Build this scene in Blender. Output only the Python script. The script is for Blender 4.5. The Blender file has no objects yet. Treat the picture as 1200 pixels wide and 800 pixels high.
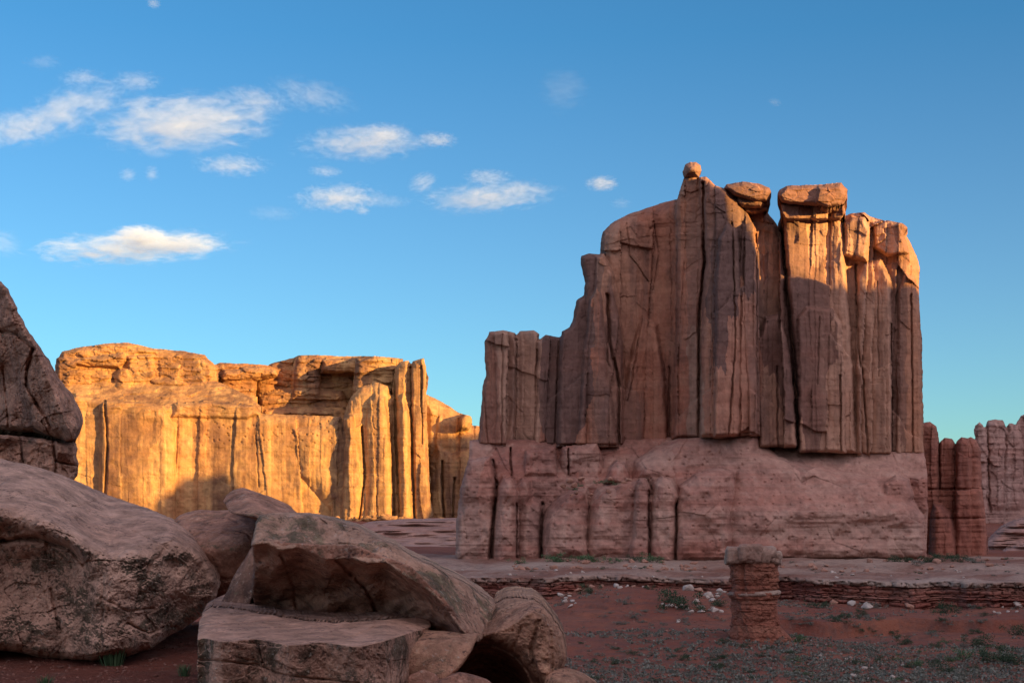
import bpy, bmesh, math, random
import numpy as np
from mathutils import Vector
scene = bpy.context.scene
COL = scene.collection
random.seed(7)
rng = np.random.default_rng(7)

# ------------------------------------------------------------------ camera
F = 1648.0            # focal length in photo pixels (1200 px wide)
CZ = 22.0             # eye height above the valley datum
HY = 600.0            # horizon row in the photo
cam = bpy.data.cameras.new('camera')
cam.sensor_width = 36.0
cam.lens = 36.0 * F / 1200.0
cam.shift_y = (HY - 400.0) / 1200.0
cam.clip_start = 0.1
cam.clip_end = 60000
camo = bpy.data.objects.new('camera', cam)
camo.location = (0, 0, CZ)
camo.rotation_euler = (math.radians(90), 0, 0)
COL.objects.link(camo)
scene.camera = camo

# ------------------------------------------------------------------ light
SUN_EL = math.radians(7.0)
SUN_AZ = math.radians(50.0)      # sun stands behind the camera, this far to the right
dx, dy = -math.sin(SUN_AZ), math.cos(SUN_AZ)        # horizontal travel of the light
scene.view_settings.view_transform = 'Standard'
scene.view_settings.look = 'None'
scene.view_settings.gamma = 1.0
scene.view_settings.exposure = 1.35
world = bpy.data.worlds.new('World')
scene.world = world
world.use_nodes = True
nt = world.node_tree
nt.nodes.clear()
w_out = nt.nodes.new('ShaderNodeOutputWorld')
w_bg = nt.nodes.new('ShaderNodeBackground')
sky = nt.nodes.new('ShaderNodeTexSky')
sky.sky_type = 'NISHITA'
sky.sun_disc = False
sky.sun_elevation = SUN_EL
sky.sun_rotation = math.atan2(-dx, -dy)
sky.altitude = 1400
sky.air_density = 1.0
sky.dust_density = 0.3
sky.ozone_density = 2.0
w_tint = nt.nodes.new('ShaderNodeMix'); w_tint.data_type = 'RGBA'; w_tint.blend_type = 'MULTIPLY'; w_tint.inputs[0].default_value = 1.0
nt.links.new(sky.outputs[0], w_tint.inputs[6]); w_tint.inputs[7].default_value = (0.205, 0.45, 0.57, 1)
# warm fill light added over the sunward half of the sky
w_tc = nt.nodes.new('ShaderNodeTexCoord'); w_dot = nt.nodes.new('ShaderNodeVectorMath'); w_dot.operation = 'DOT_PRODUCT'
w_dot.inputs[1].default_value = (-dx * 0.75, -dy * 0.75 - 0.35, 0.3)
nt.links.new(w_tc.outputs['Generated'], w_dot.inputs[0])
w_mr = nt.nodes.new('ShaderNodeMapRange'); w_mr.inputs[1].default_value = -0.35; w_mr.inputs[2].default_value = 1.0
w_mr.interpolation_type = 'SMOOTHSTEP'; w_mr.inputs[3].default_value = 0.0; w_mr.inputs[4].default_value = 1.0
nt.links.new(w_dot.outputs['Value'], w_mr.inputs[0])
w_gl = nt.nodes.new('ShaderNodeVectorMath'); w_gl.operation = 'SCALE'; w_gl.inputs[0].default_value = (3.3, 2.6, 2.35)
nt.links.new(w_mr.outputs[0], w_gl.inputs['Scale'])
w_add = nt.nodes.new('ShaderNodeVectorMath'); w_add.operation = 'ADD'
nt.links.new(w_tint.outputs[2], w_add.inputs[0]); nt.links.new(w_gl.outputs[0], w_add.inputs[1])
# pale haze low in the sky
w_sep = nt.nodes.new('ShaderNodeSeparateXYZ'); nt.links.new(w_tc.outputs['Generated'], w_sep.inputs[0])
w_lo = nt.nodes.new('ShaderNodeMapRange'); w_lo.inputs[1].default_value = 0.32; w_lo.inputs[2].default_value = 0.0; w_lo.inputs[3].default_value = 0.0; w_lo.inputs[4].default_value = 1.0
nt.links.new(w_sep.outputs[2], w_lo.inputs[0])
w_hz = nt.nodes.new('ShaderNodeVectorMath'); w_hz.operation = 'SCALE'; w_hz.inputs[0].default_value = (0.30, 0.06, -0.08); nt.links.new(w_lo.outputs[0], w_hz.inputs['Scale'])
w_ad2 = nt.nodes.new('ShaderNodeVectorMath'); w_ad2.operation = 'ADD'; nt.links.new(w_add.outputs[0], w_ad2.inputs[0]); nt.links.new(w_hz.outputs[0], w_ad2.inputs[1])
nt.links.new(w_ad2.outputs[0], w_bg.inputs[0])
w_bg.inputs[1].default_value = 0.15
nt.links.new(w_bg.outputs[0], w_out.inputs[0])
sun = bpy.data.lights.new('sun', 'SUN')
sun.energy = 5.0
sun.angle = math.radians(0.35)
sun.color = (1.0, 0.61, 0.17)
suno = bpy.data.objects.new('sun', sun)
ce = math.cos(SUN_EL)
suno.rotation_euler = Vector((dx * ce, dy * ce, -math.sin(SUN_EL))).to_track_quat('-Z', 'Y').to_euler()
suno.location = (300, -300, 200)
COL.objects.link(suno)
scene.cycles.max_bounces = 6
scene.cycles.diffuse_bounces = 3
scene.cycles.volume_bounces = 2
scene.cycles.use_denoising = True

# ------------------------------------------------------------------ numeric noise
def _h(ix, iy, iz, seed):
    n = (ix.astype(np.int64) * 374761393 + iy.astype(np.int64) * 668265263 + iz.astype(np.int64) * 2147483647 + seed * 974634777) & 0xFFFFFFFF
    n = ((n ^ (n >> 13)) * 1274126177) & 0xFFFFFFFF
    n = ((n ^ (n >> 16)) * 2246822519) & 0xFFFFFFFF
    n = n ^ (n >> 15)
    return (n & 0xFFFFFF) / float(0xFFFFFF)

def vn2(x, y, seed=0):
    ix = np.floor(x); iy = np.floor(y)
    fx = x - ix; fy = y - iy
    fx = fx * fx * fx * (fx * (fx * 6 - 15) + 10); fy = fy * fy * fy * (fy * (fy * 6 - 15) + 10)
    z = np.zeros_like(ix)
    a = _h(ix, iy, z, seed); b = _h(ix + 1, iy, z, seed); c = _h(ix, iy + 1, z, seed); d = _h(ix + 1, iy + 1, z, seed)
    return ((a + (b - a) * fx) * (1 - fy) + (c + (d - c) * fx) * fy) * 2 - 1

def fbm2(x, y, oct=4, seed=0, gain=0.5):
    r = 0; a = 1; t = 0
    for o in range(oct):
        r = r + a * vn2(x * 2.03 ** o + 17.3 * o, y * 2.03 ** o - 9.1 * o, seed + o); t += a; a *= gain
    return r / t

def vn3(x, y, z, seed=0):
    ix = np.floor(x); iy = np.floor(y); iz = np.floor(z)
    fx = x - ix; fy = y - iy; fz = z - iz
    fx = fx * fx * (3 - 2 * fx); fy = fy * fy * (3 - 2 * fy); fz = fz * fz * (3 - 2 * fz)
    def L(k):
        a = _h(ix, iy, iz + k, seed); b = _h(ix + 1, iy, iz + k, seed); c = _h(ix, iy + 1, iz + k, seed); d = _h(ix + 1, iy + 1, iz + k, seed)
        return (a + (b - a) * fx) * (1 - fy) + (c + (d - c) * fx) * fy
    return (L(0) * (1 - fz) + L(1) * fz) * 2 - 1

def fbm3(p, s, oct=4, seed=0, gain=0.5):
    r = 0; a = 1; t = 0
    for o in range(oct):
        k = 2.03 ** o / s
        r = r + a * vn3(p[:, 0] * k + 5.2 * o, p[:, 1] * k + 1.7 * o, p[:, 2] * k - 8.3 * o, seed + o); t += a; a *= gain
    return r / t

def voro(x, y, seed=0):
    """F1, F2, offset to nearest site and four random numbers of its cell"""
    ix = np.floor(x); iy = np.floor(y)
    f1 = np.full(x.shape, 9.0); f2 = np.full(x.shape, 9.0)
    cx = np.zeros_like(x); cy = np.zeros_like(x); ox = np.zeros_like(x); oy = np.zeros_like(x)
    zz = np.zeros_like(ix)
    for j in (-1, 0, 1):
        for i in (-1, 0, 1):
            gx = ix + i; gy = iy + j
            px = gx + _h(gx, gy, zz, seed); py = gy + _h(gx, gy, zz + 1, seed)
            d = np.hypot(x - px, y - py)
            m = d < f1
            f2 = np.where(m, f1, np.minimum(f2, d)); f1 = np.where(m, d, f1)
            cx = np.where(m, gx, cx); cy = np.where(m, gy, cy); ox = np.where(m, x - px, ox); oy = np.where(m, y - py, oy)
    R = [_h(cx, cy, zz + k, seed + 31) for k in range(2, 6)]
    return f1, f2, ox, oy, R

def slabs(x, y, amp, tilt, crack, seed, w=0.06):
    f1, f2, ox, oy, R = voro(x, y, seed)
    return (R[0] * 2 - 1) * amp + (ox * (R[1] * 2 - 1) + oy * (R[2] * 2 - 1)) * tilt + crack * np.exp(-(f2 - f1) / w)

def joints(x, y, H, amp, tilt, crack, seed, w=0.05):
    """vertical joint blocks: columns of uneven width, each broken into blocks at its own heights"""
    x = x + 0.28 * fbm2(x * 0.4, y / (H * 1.5), 2, seed + 5)
    ix = np.floor(x); z0 = np.zeros_like(ix)
    f1 = np.full(x.shape, 9.0); f2 = np.full(x.shape, 9.0); cid = z0.copy(); off = z0.copy()
    for i in (-1, 0, 1):
        g = ix + i; p = g + 0.15 + 0.7 * _h(g, z0, z0, seed); d = np.abs(x - p); m = d < f1
        f2 = np.where(m, f1, np.minimum(f2, d)); f1 = np.where(m, d, f1); cid = np.where(m, g, cid); off = np.where(m, x - p, off)
    yy = y + 5 * fbm2(x * 1.5, y / 30, 2, seed + 7) + off * H * 0.5 * (_h(cid, z0, z0 + 3, seed) - 0.5)
    v = yy / H + 7 * _h(cid, z0, z0 + 1, seed); row = np.floor(v); fr = v - row
    a = _h(cid, row, z0 + 2, seed); t = _h(cid, row * 0, z0 + 4, seed)
    base = (_h(cid, z0, z0 + 6, seed) * 2 - 1) * amp * 0.7 + (a * 2 - 1) * amp * 0.6
    return base + off * (t * 2 - 1) * tilt * 2 + crack * np.exp(-(f2 - f1) / w) + 0.4 * crack * np.exp(-fr / 0.03)

def sstep(a, b, x):
    t = np.clip((x - a) / (b - a), 0, 1)
    return t * t * (3 - 2 * t)

# ------------------------------------------------------------------ object helpers
def tag(o, label=None, cat=None, group=None, kind=None):
    if label: o['label'] = label
    if cat: o['category'] = cat
    if group: o['group'] = group
    if kind: o['kind'] = kind
    return o

def empty(name, loc=(0, 0, 0)):
    o = bpy.data.objects.new(name, None)
    o.location = loc
    COL.objects.link(o)
    return o

def np_mesh(name, verts, quads, mat, parent=None, smooth=True, loc=None, tris=None):
    me = bpy.data.meshes.new(name)
    verts = np.asarray(verts, dtype=np.float32)
    loops = []; starts = []; n = 0
    if quads is not None and len(quads):
        q = np.asarray(quads, dtype=np.int32); loops.append(q.ravel()); starts.append(np.arange(len(q)) * 4); n = len(q) * 4
    if tris is not None and len(tris):
        t = np.asarray(tris, dtype=np.int32); loops.append(t.ravel()); starts.append(n + np.arange(len(t)) * 3)
    L = np.concatenate(loops).astype(np.int32); S = np.concatenate(starts).astype(np.int32)
    me.vertices.add(len(verts)); me.loops.add(len(L)); me.polygons.add(len(S))
    me.vertices.foreach_set('co', verts.ravel())
    me.loops.foreach_set('vertex_index', L)
    me.polygons.foreach_set('loop_start', S)
    me.update(calc_edges=True)
    me.polygons.foreach_set('use_smooth', np.full(len(S), smooth))
    me.validate()
    if mat: me.materials.append(mat)
    o = bpy.data.objects.new(name, me)
    COL.objects.link(o)
    if parent:
        o.parent = parent
        o.location = -Vector(parent.location)
    return o

def pt(px, py, Y):
    return ((px - 600.0) / F * Y, Y, CZ + (HY - py) / F * Y)

# ------------------------------------------------------------------ rock material
def rock_mat(name, base, alt, S=1.0, strata=0.5, strata_s=0.6, varnish=(0.09, 0.055, 0.05), v_amt=0.5, v_thr=0.5, pale=(0.5, 0.38, 0.32), p_amt=0.3,
             bump=0.6, grain=0.25, streak=0.12, lichen=None, l_amt=0.0, l_lo=-0.2, l_hi=0.7, rough=0.92, red=None, crackb=0.06, bdist=0.22, skb=0.2, stb=0.3, spk=0.0, panel=0.0, warp=1.0, light=None, light_amt=0.0):
    m = bpy.data.materials.new(name)
    m.use_nodes = True
    t = m.node_tree; N = t.nodes; K = t.links
    N.clear()
    out = N.new('ShaderNodeOutputMaterial'); bs = N.new('ShaderNodeBsdfPrincipled')
    bs.inputs['Roughness'].default_value = rough
    bs.inputs['Specular IOR Level'].default_value = 0.15
    K.new(bs.outputs[0], out.inputs[0])
    tc = N.new('ShaderNodeTexCoord')
    def mp(sx, sy, sz, off=0.0):
        a = N.new('ShaderNodeMapping'); a.inputs['Scale'].default_value = (sx, sy, sz); a.inputs['Location'].default_value = (off, off * 1.7, off * 0.6)
        K.new(tc.outputs['Object'], a.inputs[0]); return a.outputs[0]
    def noise(vec, sc, det=6, rg=0.6, dist=0.0):
        a = N.new('ShaderNodeTexNoise'); a.inputs['Scale'].default_value = sc; a.inputs['Detail'].default_value = det
        a.inputs['Roughness'].default_value = rg; a.inputs['Distortion'].default_value = dist
        K.new(vec, a.inputs['Vector']); return a.outputs['Fac']
    def rng_(v, a, b, c=0.0, d=1.0):
        n = N.new('ShaderNodeMapRange'); n.interpolation_type = 'SMOOTHSTEP'
        n.inputs[1].default_value = a; n.inputs[2].default_value = b; n.inputs[3].default_value = c; n.inputs[4].default_value = d
        K.new(v, n.inputs[0]); return n.outputs[0]
    def mul(a, b, op='MULTIPLY'):
        n = N.new('ShaderNodeMath'); n.operation = op
        for i, v in enumerate((a, b)):
            if isinstance(v, (int, float)): n.inputs[i].default_value = v
            else: K.new(v, n.inputs[i])
        return n.outputs[0]
    def mix(f, a, b, bt='MIX'):
        n = N.new('ShaderNodeMix'); n.data_type = 'RGBA'; n.blend_type = bt
        if isinstance(f, (int, float)): n.inputs[0].default_value = f
        else: K.new(f, n.inputs[0])
        for i, v in ((6, a), (7, b)):
            if isinstance(v, tuple): n.inputs[i].default_value = (*v, 1)
            else: K.new(v, n.inputs[i])
        return n.outputs[2]
    iS = 1.0 / S
    big = noise(mp(iS, iS, iS), 0.06, 5, 0.55, 0.4)
    st = noise(mp(0.04 * iS, 0.04 * iS, iS, 3.1), strata_s, 5, 0.65, 0.25 * warp)
    sk = noise(mp(iS, iS, 0.06 * iS, 7.7), streak * 2.2, 6, 0.68, 0.3)
    sk2 = noise(mp(iS, iS, 0.03 * iS, 1.9), streak * 9, 4, 0.6, 0.1)
    fine = noise(mp(iS, iS, iS, 4.4), 1.6, 8, 0.7)
    med = noise(mp(iS, iS, iS, 9.4), 0.33, 7, 0.65, 0.3)
    c = mix(rng_(big, 0.38, 0.62), base, alt)
    c = mix(mul(rng_(st, 0.42, 0.62), strata), c, pale)
    if panel:
        pv = N.new('ShaderNodeTexVoronoi'); pv.inputs['Scale'].default_value = 0.42
        wn = N.new('ShaderNodeTexNoise'); wn.inputs['Scale'].default_value = 0.8; wn.inputs['Detail'].default_value = 4; K.new(mp(iS, iS, 0.4 * iS, 2.6), wn.inputs['Vector'])
        wa = N.new('ShaderNodeVectorMath'); wa.operation = 'MULTIPLY_ADD'; K.new(wn.outputs['Color'], wa.inputs[0]); wa.inputs[1].default_value = (1.1, 1.1, 1.1); K.new(mp(iS, iS * 0.4, 0.13 * iS, 5.5), wa.inputs[2])
        K.new(wa.outputs[0], pv.inputs['Vector'])
        sc_ = N.new('ShaderNodeSeparateColor'); K.new(pv.outputs['Color'], sc_.inputs[0])
        c = mix(mul(rng_(sc_.outputs[0], 0.45, 0.95), panel), c, varnish)
        c = mix(mul(rng_(sc_.outputs[1], 0.5, 1.0), panel * 0.8), c, pale)
    c = mix(mul(rng_(st, 0.5, 0.33), strata * 0.7), c, red or alt)
    c = mix(mul(mul(rng_(sk, v_thr, v_thr + 0.14), rng_(med, 0.3, 0.6)), v_amt), c, varnish)
    c = mix(mul(rng_(sk2, 0.5, 0.72), p_amt), c, pale)
    c = mix(mul(rng_(sk2, 0.5, 0.3), v_amt * 0.5), c, varnish)
    g = rng_(fine, 0.25, 0.75, 1 - grain, 1 + grain)
    if light:
        c = mix(mul(rng_(med, 0.5, 0.66), light_amt), c, light)
    if spk:
        s1_ = noise(mp(iS, iS, iS, 12.2), 9.0, 4, 0.6); s2_ = noise(mp(iS, iS, iS, 15.2), 1.1, 5, 0.6)
        c = mix(mul(mul(rng_(s1_, 0.56, 0.62), rng_(s2_, 0.42, 0.6)), spk), c, varnish)
        c = mix(mul(rng_(s1_, 0.44, 0.38), spk * 0.5), c, (pale[0] * 1.15, pale[1] * 1.15, pale[2] * 1.15))
    if lichen:
        geo = N.new('ShaderNodeNewGeometry'); sep = N.new('ShaderNodeSeparateXYZ'); K.new(geo.outputs['Normal'], sep.inputs[0])
        side = mul(rng_(sep.outputs[2], l_lo - 0.25, l_lo), rng_(sep.outputs[2], l_hi + 0.2, l_hi - 0.1))
        lm = noise(mp(iS, iS, iS, 2.2), 0.8, 9, 0.72, 0.5)
        lm2 = noise(mp(iS, iS, iS, 5.2), 2.6, 8, 0.8, 0.2)
        f = mul(mul(side, rng_(lm, 0.62 - 0.3 * l_amt, 0.70 - 0.3 * l_amt)), rng_(lm2, 0.36, 0.5))
        c = mix(mul(f, 0.85), c, mix(rng_(lm2, 0.42, 0.62), lichen, (lichen[0] * 2.6, lichen[1] * 2.6, lichen[2] * 2.4)))
        sp = noise(mp(iS, iS, iS, 8.2), 7.0, 3, 0.6)
        c = mix(mul(mul(side, rng_(sp, 0.62, 0.7)), 0.55), c, (0.42, 0.38, 0.33))
    mg = N.new('ShaderNodeMix'); mg.data_type = 'RGBA'; mg.blend_type = 'MULTIPLY'; mg.inputs[0].default_value = 1.0
    K.new(c, mg.inputs[6]); K.new(g, mg.inputs[7])
    K.new(mg.outputs[2], bs.inputs['Base Color'])
    b1 = N.new('ShaderNodeBump'); b1.inputs['Strength'].default_value = bump; b1.inputs['Distance'].default_value = bdist * S
    h = mul(mul(fine, 0.5), mul(med, 1.2), 'ADD')
    h = mul(h, mul(sk2, skb), 'ADD')
    vor = N.new('ShaderNodeTexVoronoi'); vor.feature = 'DISTANCE_TO_EDGE'; vor.inputs['Scale'].default_value = 0.16
    wv = N.new('ShaderNodeMix'); wv.data_type = 'VECTOR'; wv.inputs[0].default_value = 0.35
    nz = N.new('ShaderNodeTexNoise'); nz.inputs['Scale'].default_value = 0.3; K.new(mp(iS, iS, 0.6 * iS, 6.0), nz.inputs['Vector'])
    K.new(mp(iS, iS, 0.5 * iS, 6.0), wv.inputs[4]); 
    ad = N.new('ShaderNodeVectorMath'); ad.operation = 'MULTIPLY_ADD'; K.new(nz.outputs['Color'], ad.inputs[0]); ad.inputs[1].default_value = (5, 5, 5); K.new(mp(iS, iS, 0.5 * iS, 6.0), ad.inputs[2])
    K.new(ad.outputs[0], vor.inputs['Vector'])
    N.remove(wv)
    h = mul(h, mul(rng_(vor.outputs['Distance'], 0.0, 0.03), crackb), 'ADD')
    h = mul(h, mul(st, stb), 'ADD')
    K.new(h, b1.inputs['Height'])
    K.new(b1.outputs[0], bs.inputs['Normal'])
    return m

M_TOWER = rock_mat('tower_sandstone', (0.39, 0.175, 0.105), (0.31, 0.12, 0.078), S=5, panel=0.95, strata=0.22, strata_s=0.5, v_amt=0.7, v_thr=0.47, varnish=(0.13, 0.075, 0.065), p_amt=0.25, pale=(0.42, 0.25, 0.18), bump=0.8)
M_BENCH = rock_mat('bench_slickrock', (0.36, 0.18, 0.14), (0.30, 0.12, 0.09), S=4, panel=0.45, strata=0.4, strata_s=0.45, v_amt=0.35, v_thr=0.52, varnish=(0.16, 0.09, 0.08), p_amt=0.3, pale=(0.45, 0.31, 0.25), red=(0.30, 0.11, 0.075), bump=0.7)
M_CLIFF = rock_mat('mesa_sandstone', (0.41, 0.215, 0.09), (0.34, 0.155, 0.068), S=7, bdist=0.34, panel=0.45, strata=0.25, strata_s=0.6, skb=0.1, stb=0.12, v_amt=0.95, v_thr=0.46, varnish=(0.14, 0.07, 0.045), p_amt=0.4, pale=(0.50, 0.31, 0.14), bump=0.6)
M_RED = rock_mat('red_fin_sandstone', (0.30, 0.115, 0.08), (0.25, 0.09, 0.065), S=5, strata=0.2, v_amt=0.5, varnish=(0.12, 0.05, 0.045), p_amt=0.15, pale=(0.36, 0.19, 0.14), bump=0.8)
M_FAR = rock_mat('far_sandstone', (0.36, 0.20, 0.16), (0.31, 0.16, 0.13), S=6, strata=0.35, v_amt=0.3, p_amt=0.3, pale=(0.42, 0.29, 0.25), bump=0.6)

# ------------------------------------------------------------------ relief rock walls
def sdf(poly, X, Y):
    """signed distance, positive inside"""
    d = np.full(X.shape, 1e9); ins = np.zeros(X.shape, dtype=bool)
    n = len(poly)
    for i in range(n):
        x0, y0 = poly[i]; x1, y1 = poly[(i + 1) % n]
        ex, ey = x1 - x0, y1 - y0
        wx, wy = X - x0, Y - y0
        t = np.clip((wx * ex + wy * ey) / (ex * ex + ey * ey + 1e-9), 0, 1)
        d = np.minimum(d, (wx - ex * t) ** 2 + (wy - ey * t) ** 2)
        c = ((y0 > Y) != (y1 > Y)) & (X < (x1 - x0) * (Y - y0) / ((y1 - y0) if y1 != y0 else 1e-9) + x0)
        ins ^= c
    d = np.sqrt(d)
    return np.where(ins, d, -d)

def pdist(pl, X, Y):
    d = np.full(X.shape, 1e9)
    for (x0, y0), (x1, y1) in zip(pl[:-1], pl[1:]):
        ex, ey = x1 - x0, y1 - y0
        t = np.clip(((X - x0) * ex + (Y - y0) * ey) / (ex * ex + ey * ey), 0, 1)
        d = np.minimum(d, np.hypot(X - x0 - ex * t, Y - y0 - ey * t))
    return d

def relief(name, blocks, D0, step, mat, parent=None, thick=40.0, cracks=(), extra=None, warp=1.4, wscale=16.0, seed=0, loc=None):
    """a rock mass: overlapping blocks, each an outline with its own distance, edge rounding and batter, fused in one closed mesh"""
    allp = [p for b in blocks for p in b[0]]
    x0 = min(p[0] for p in allp) - 4; x1 = max(p[0] for p in allp) + 4; y0 = min(p[1] for p in allp) - 4; y1 = max(p[1] for p in allp) + 4
    nx = int((x1 - x0) / step) + 1; ny = int((y1 - y0) / step) + 1
    gx, gy = np.meshgrid(x0 + np.arange(nx) * step, y0 + np.arange(ny) * step)
    wx = gx + warp * fbm2(gx / wscale, gy / wscale, 4, seed + 100, 0.6)
    wy = gy + warp * 0.7 * fbm2(gx / wscale + 40, gy / wscale + 9, 4, seed + 200, 0.6)
    front = np.full(gx.shape, 1e6); S = np.full(gx.shape, -1e3)
    mpp = D0 / F
    for b in blocks:
        poly, D, R, Rm = b[:4]
        lean = b[4] if len(b) > 4 else 0.0; ly = b[5] if len(b) > 5 else 0.0
        bx0 = min(p[0] for p in poly) - 6; bx1 = max(p[0] for p in poly) + 6; by0 = min(p[1] for p in poly) - 6; by1 = max(p[1] for p in poly) + 6
        i0 = max(0, int((bx0 - x0) / step)); i1 = min(nx, int((bx1 - x0) / step) + 2); j0 = max(0, int((by0 - y0) / step)); j1 = min(ny, int((by1 - y0) / step) + 2)
        sl = (slice(j0, j1), slice(i0, i1))
        s = sdf(poly, wx[sl], wy[sl])
        q = 1 - np.clip(s / R, 0, 1)
        f = D + Rm * (1 - np.sqrt(np.maximum(0, 1 - q * q * 0.999)))
        if callable(lean): f = f + lean(gx[sl], gy[sl])
        else: f = f + lean * np.maximum(0, ly - gy[sl]) * mpp
        f = np.where(s > -step * 1.5, f, 1e6)
        front[sl] = np.minimum(front[sl], f); S[sl] = np.maximum(S[sl], s)
    for c in cracks:
        pl, w, a = c
        d = pdist(pl, wx, wy)
        front = front + a * np.exp(-(d / w) ** 2)
    if extra is not None:
        front = front + extra(gx, gy, wx, wy, S)
    # outline cells and snapping of rim vertices to it
    ins = S > 0
    cell = ins[:-1, :-1] | ins[1:, :-1] | ins[:-1, 1:] | ins[1:, 1:]
    used = np.zeros(S.shape, bool)
    used[:-1, :-1] |= cell; used[1:, :-1] |= cell; used[:-1, 1:] |= cell; used[1:, 1:] |= cell
    gyy, gxx = np.gradient(np.where(S < -50, -50, S), step)
    gl = np.hypot(gxx, gyy) + 1e-6
    sn = np.clip(-S, 0, step * 1.2)
    mx = np.where(ins, gx, gx + gxx / gl * sn); my = np.where(ins, gy, gy + gyy / gl * sn)
    front = np.where(front > 1e5, 0, front)
    # an outside rim vertex takes the distance of its inside neighbour
    bad = used & ~ins
    acc = np.zeros(S.shape); cnt = np.zeros(S.shape)
    fi = np.where(ins, front, 0)
    for ddy in (-1, 0, 1):
        for ddx in (-1, 0, 1):
            acc += np.roll(np.roll(fi, ddy, 0), ddx, 1); cnt += np.roll(np.roll(ins, ddy, 0), ddx, 1)
    front = np.where(bad, acc / np.maximum(cnt, 1) + 0.3, front)
    Yd = D0 + front
    idx = np.full(S.shape, -1, dtype=np.int64)
    idx[used] = np.arange(used.sum())
    uj, ui = np.nonzero(used)
    yy = Yd[used]; vx = (mx[used] - 600) / F * yy; vz = CZ + (HY - my[used]) / F * yy
    verts = np.stack([vx, yy, vz], 1)
    cj, ci = np.nonzero(cell)
    quads = np.stack([idx[cj, ci], idx[cj + 1, ci], idx[cj + 1, ci + 1], idx[cj, ci + 1]], 1)
    # rim skirt running back
    cp = np.pad(cell, 1)
    E = []
    a = cell & ~cp[:-2, 1:-1]; j, i = np.nonzero(a); E.append(np.stack([idx[j, i], idx[j, i + 1]], 1))
    a = cell & ~cp[2:, 1:-1]; j, i = np.nonzero(a); E.append(np.stack([idx[j + 1, i + 1], idx[j + 1, i]], 1))
    a = cell & ~cp[1:-1, :-2]; j, i = np.nonzero(a); E.append(np.stack([idx[j + 1, i], idx[j, i]], 1))
    a = cell & ~cp[1:-1, 2:]; j, i = np.nonzero(a); E.append(np.stack([idx[j, i + 1], idx[j + 1, i + 1]], 1))
    E = np.concatenate(E)
    rim = np.unique(E)
    mp_ = {}
    n0 = len(verts)
    loc_ = np.full(n0, -1, dtype=np.int64); loc_[rim] = np.arange(len(rim))
    prev = rim; allv = [verts]; Q = [quads]; base = n0
    for k in range(1, 6):
        t = k / 5
        v = verts[rim].copy()
        sc_ = (1 - 0.12 * t * t); ry = (v[:, 1] + thick * t) / v[:, 1]
        cx_ = verts[:, 0].mean(); 
        v[:, 0] = (cx_ + (v[:, 0] - cx_) * sc_) * ry + fbm2(v[:, 2] / 9, v[:, 0] / 9 + k * 3, 3, seed + k) * 0.02 * thick * (k < 5)
        v[:, 1] = v[:, 1] + thick * t
        allv.append(v)
        pi = prev if k == 1 else None
        A = E[:, 0] if k == 1 else base - len(rim) + loc_[E[:, 0]]
        B = E[:, 1] if k == 1 else base - len(rim) + loc_[E[:, 1]]
        C_ = base + loc_[E[:, 1]]; D_ = base + loc_[E[:, 0]]
        Q.append(np.stack([B, A, D_, C_], 1))
        base += len(rim)
    # coarse back wall
    k = max(1, int(6 / step))
    jj = np.arange(0, ny - 1, k); ii = np.arange(0, nx - 1, k)
    bi = np.full((len(jj), len(ii)), -1, dtype=np.int64)
    bv = []
    cx_ = verts[:, 0].mean()
    for a_, j in enumerate(jj):
        for b_, i in enumerate(ii):
            jx = min(ny - 1, j + k); ixx = min(nx - 1, i + k)
            if used[j, i]:
                y_ = Yd[j, i]
                X_ = (mx[j, i] - 600) / F * y_; Z_ = CZ + (HY - my[j, i]) / F * y_
                bi[a_, b_] = base + len(bv); bv.append(((cx_ + (X_ - cx_) * 0.88) * (y_ + thick) / y_, y_ + thick, Z_))
    if bv:
        allv.append(np.array(bv))
        a = bi[:-1, :-1]; b = bi[1:, :-1]; c = bi[1:, 1:]; d = bi[:-1, 1:]
        ok = (a >= 0) & (b >= 0) & (c >= 0) & (d >= 0)
        Q.append(np.stack([a[ok], d[ok], c[ok], b[ok]], 1))
    return np_mesh(name, np.concatenate(allv), np.concatenate(Q), mat, parent)

def P(*a):
    return [(a[i], a[i + 1]) for i in range(0, len(a), 2)]

# ------------------------------------------------------------------ terrain
def ledge_rim(X):
    return 320 + 17 * fbm2(X / 45, X * 0 + 3.3, 3, 51) + 6 * fbm2(X / 9, X * 0 + 1.3, 3, 52) + 14 * np.exp(-((X + 10) / 25) ** 2) - 12 * sstep(60, 150, X)

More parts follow.
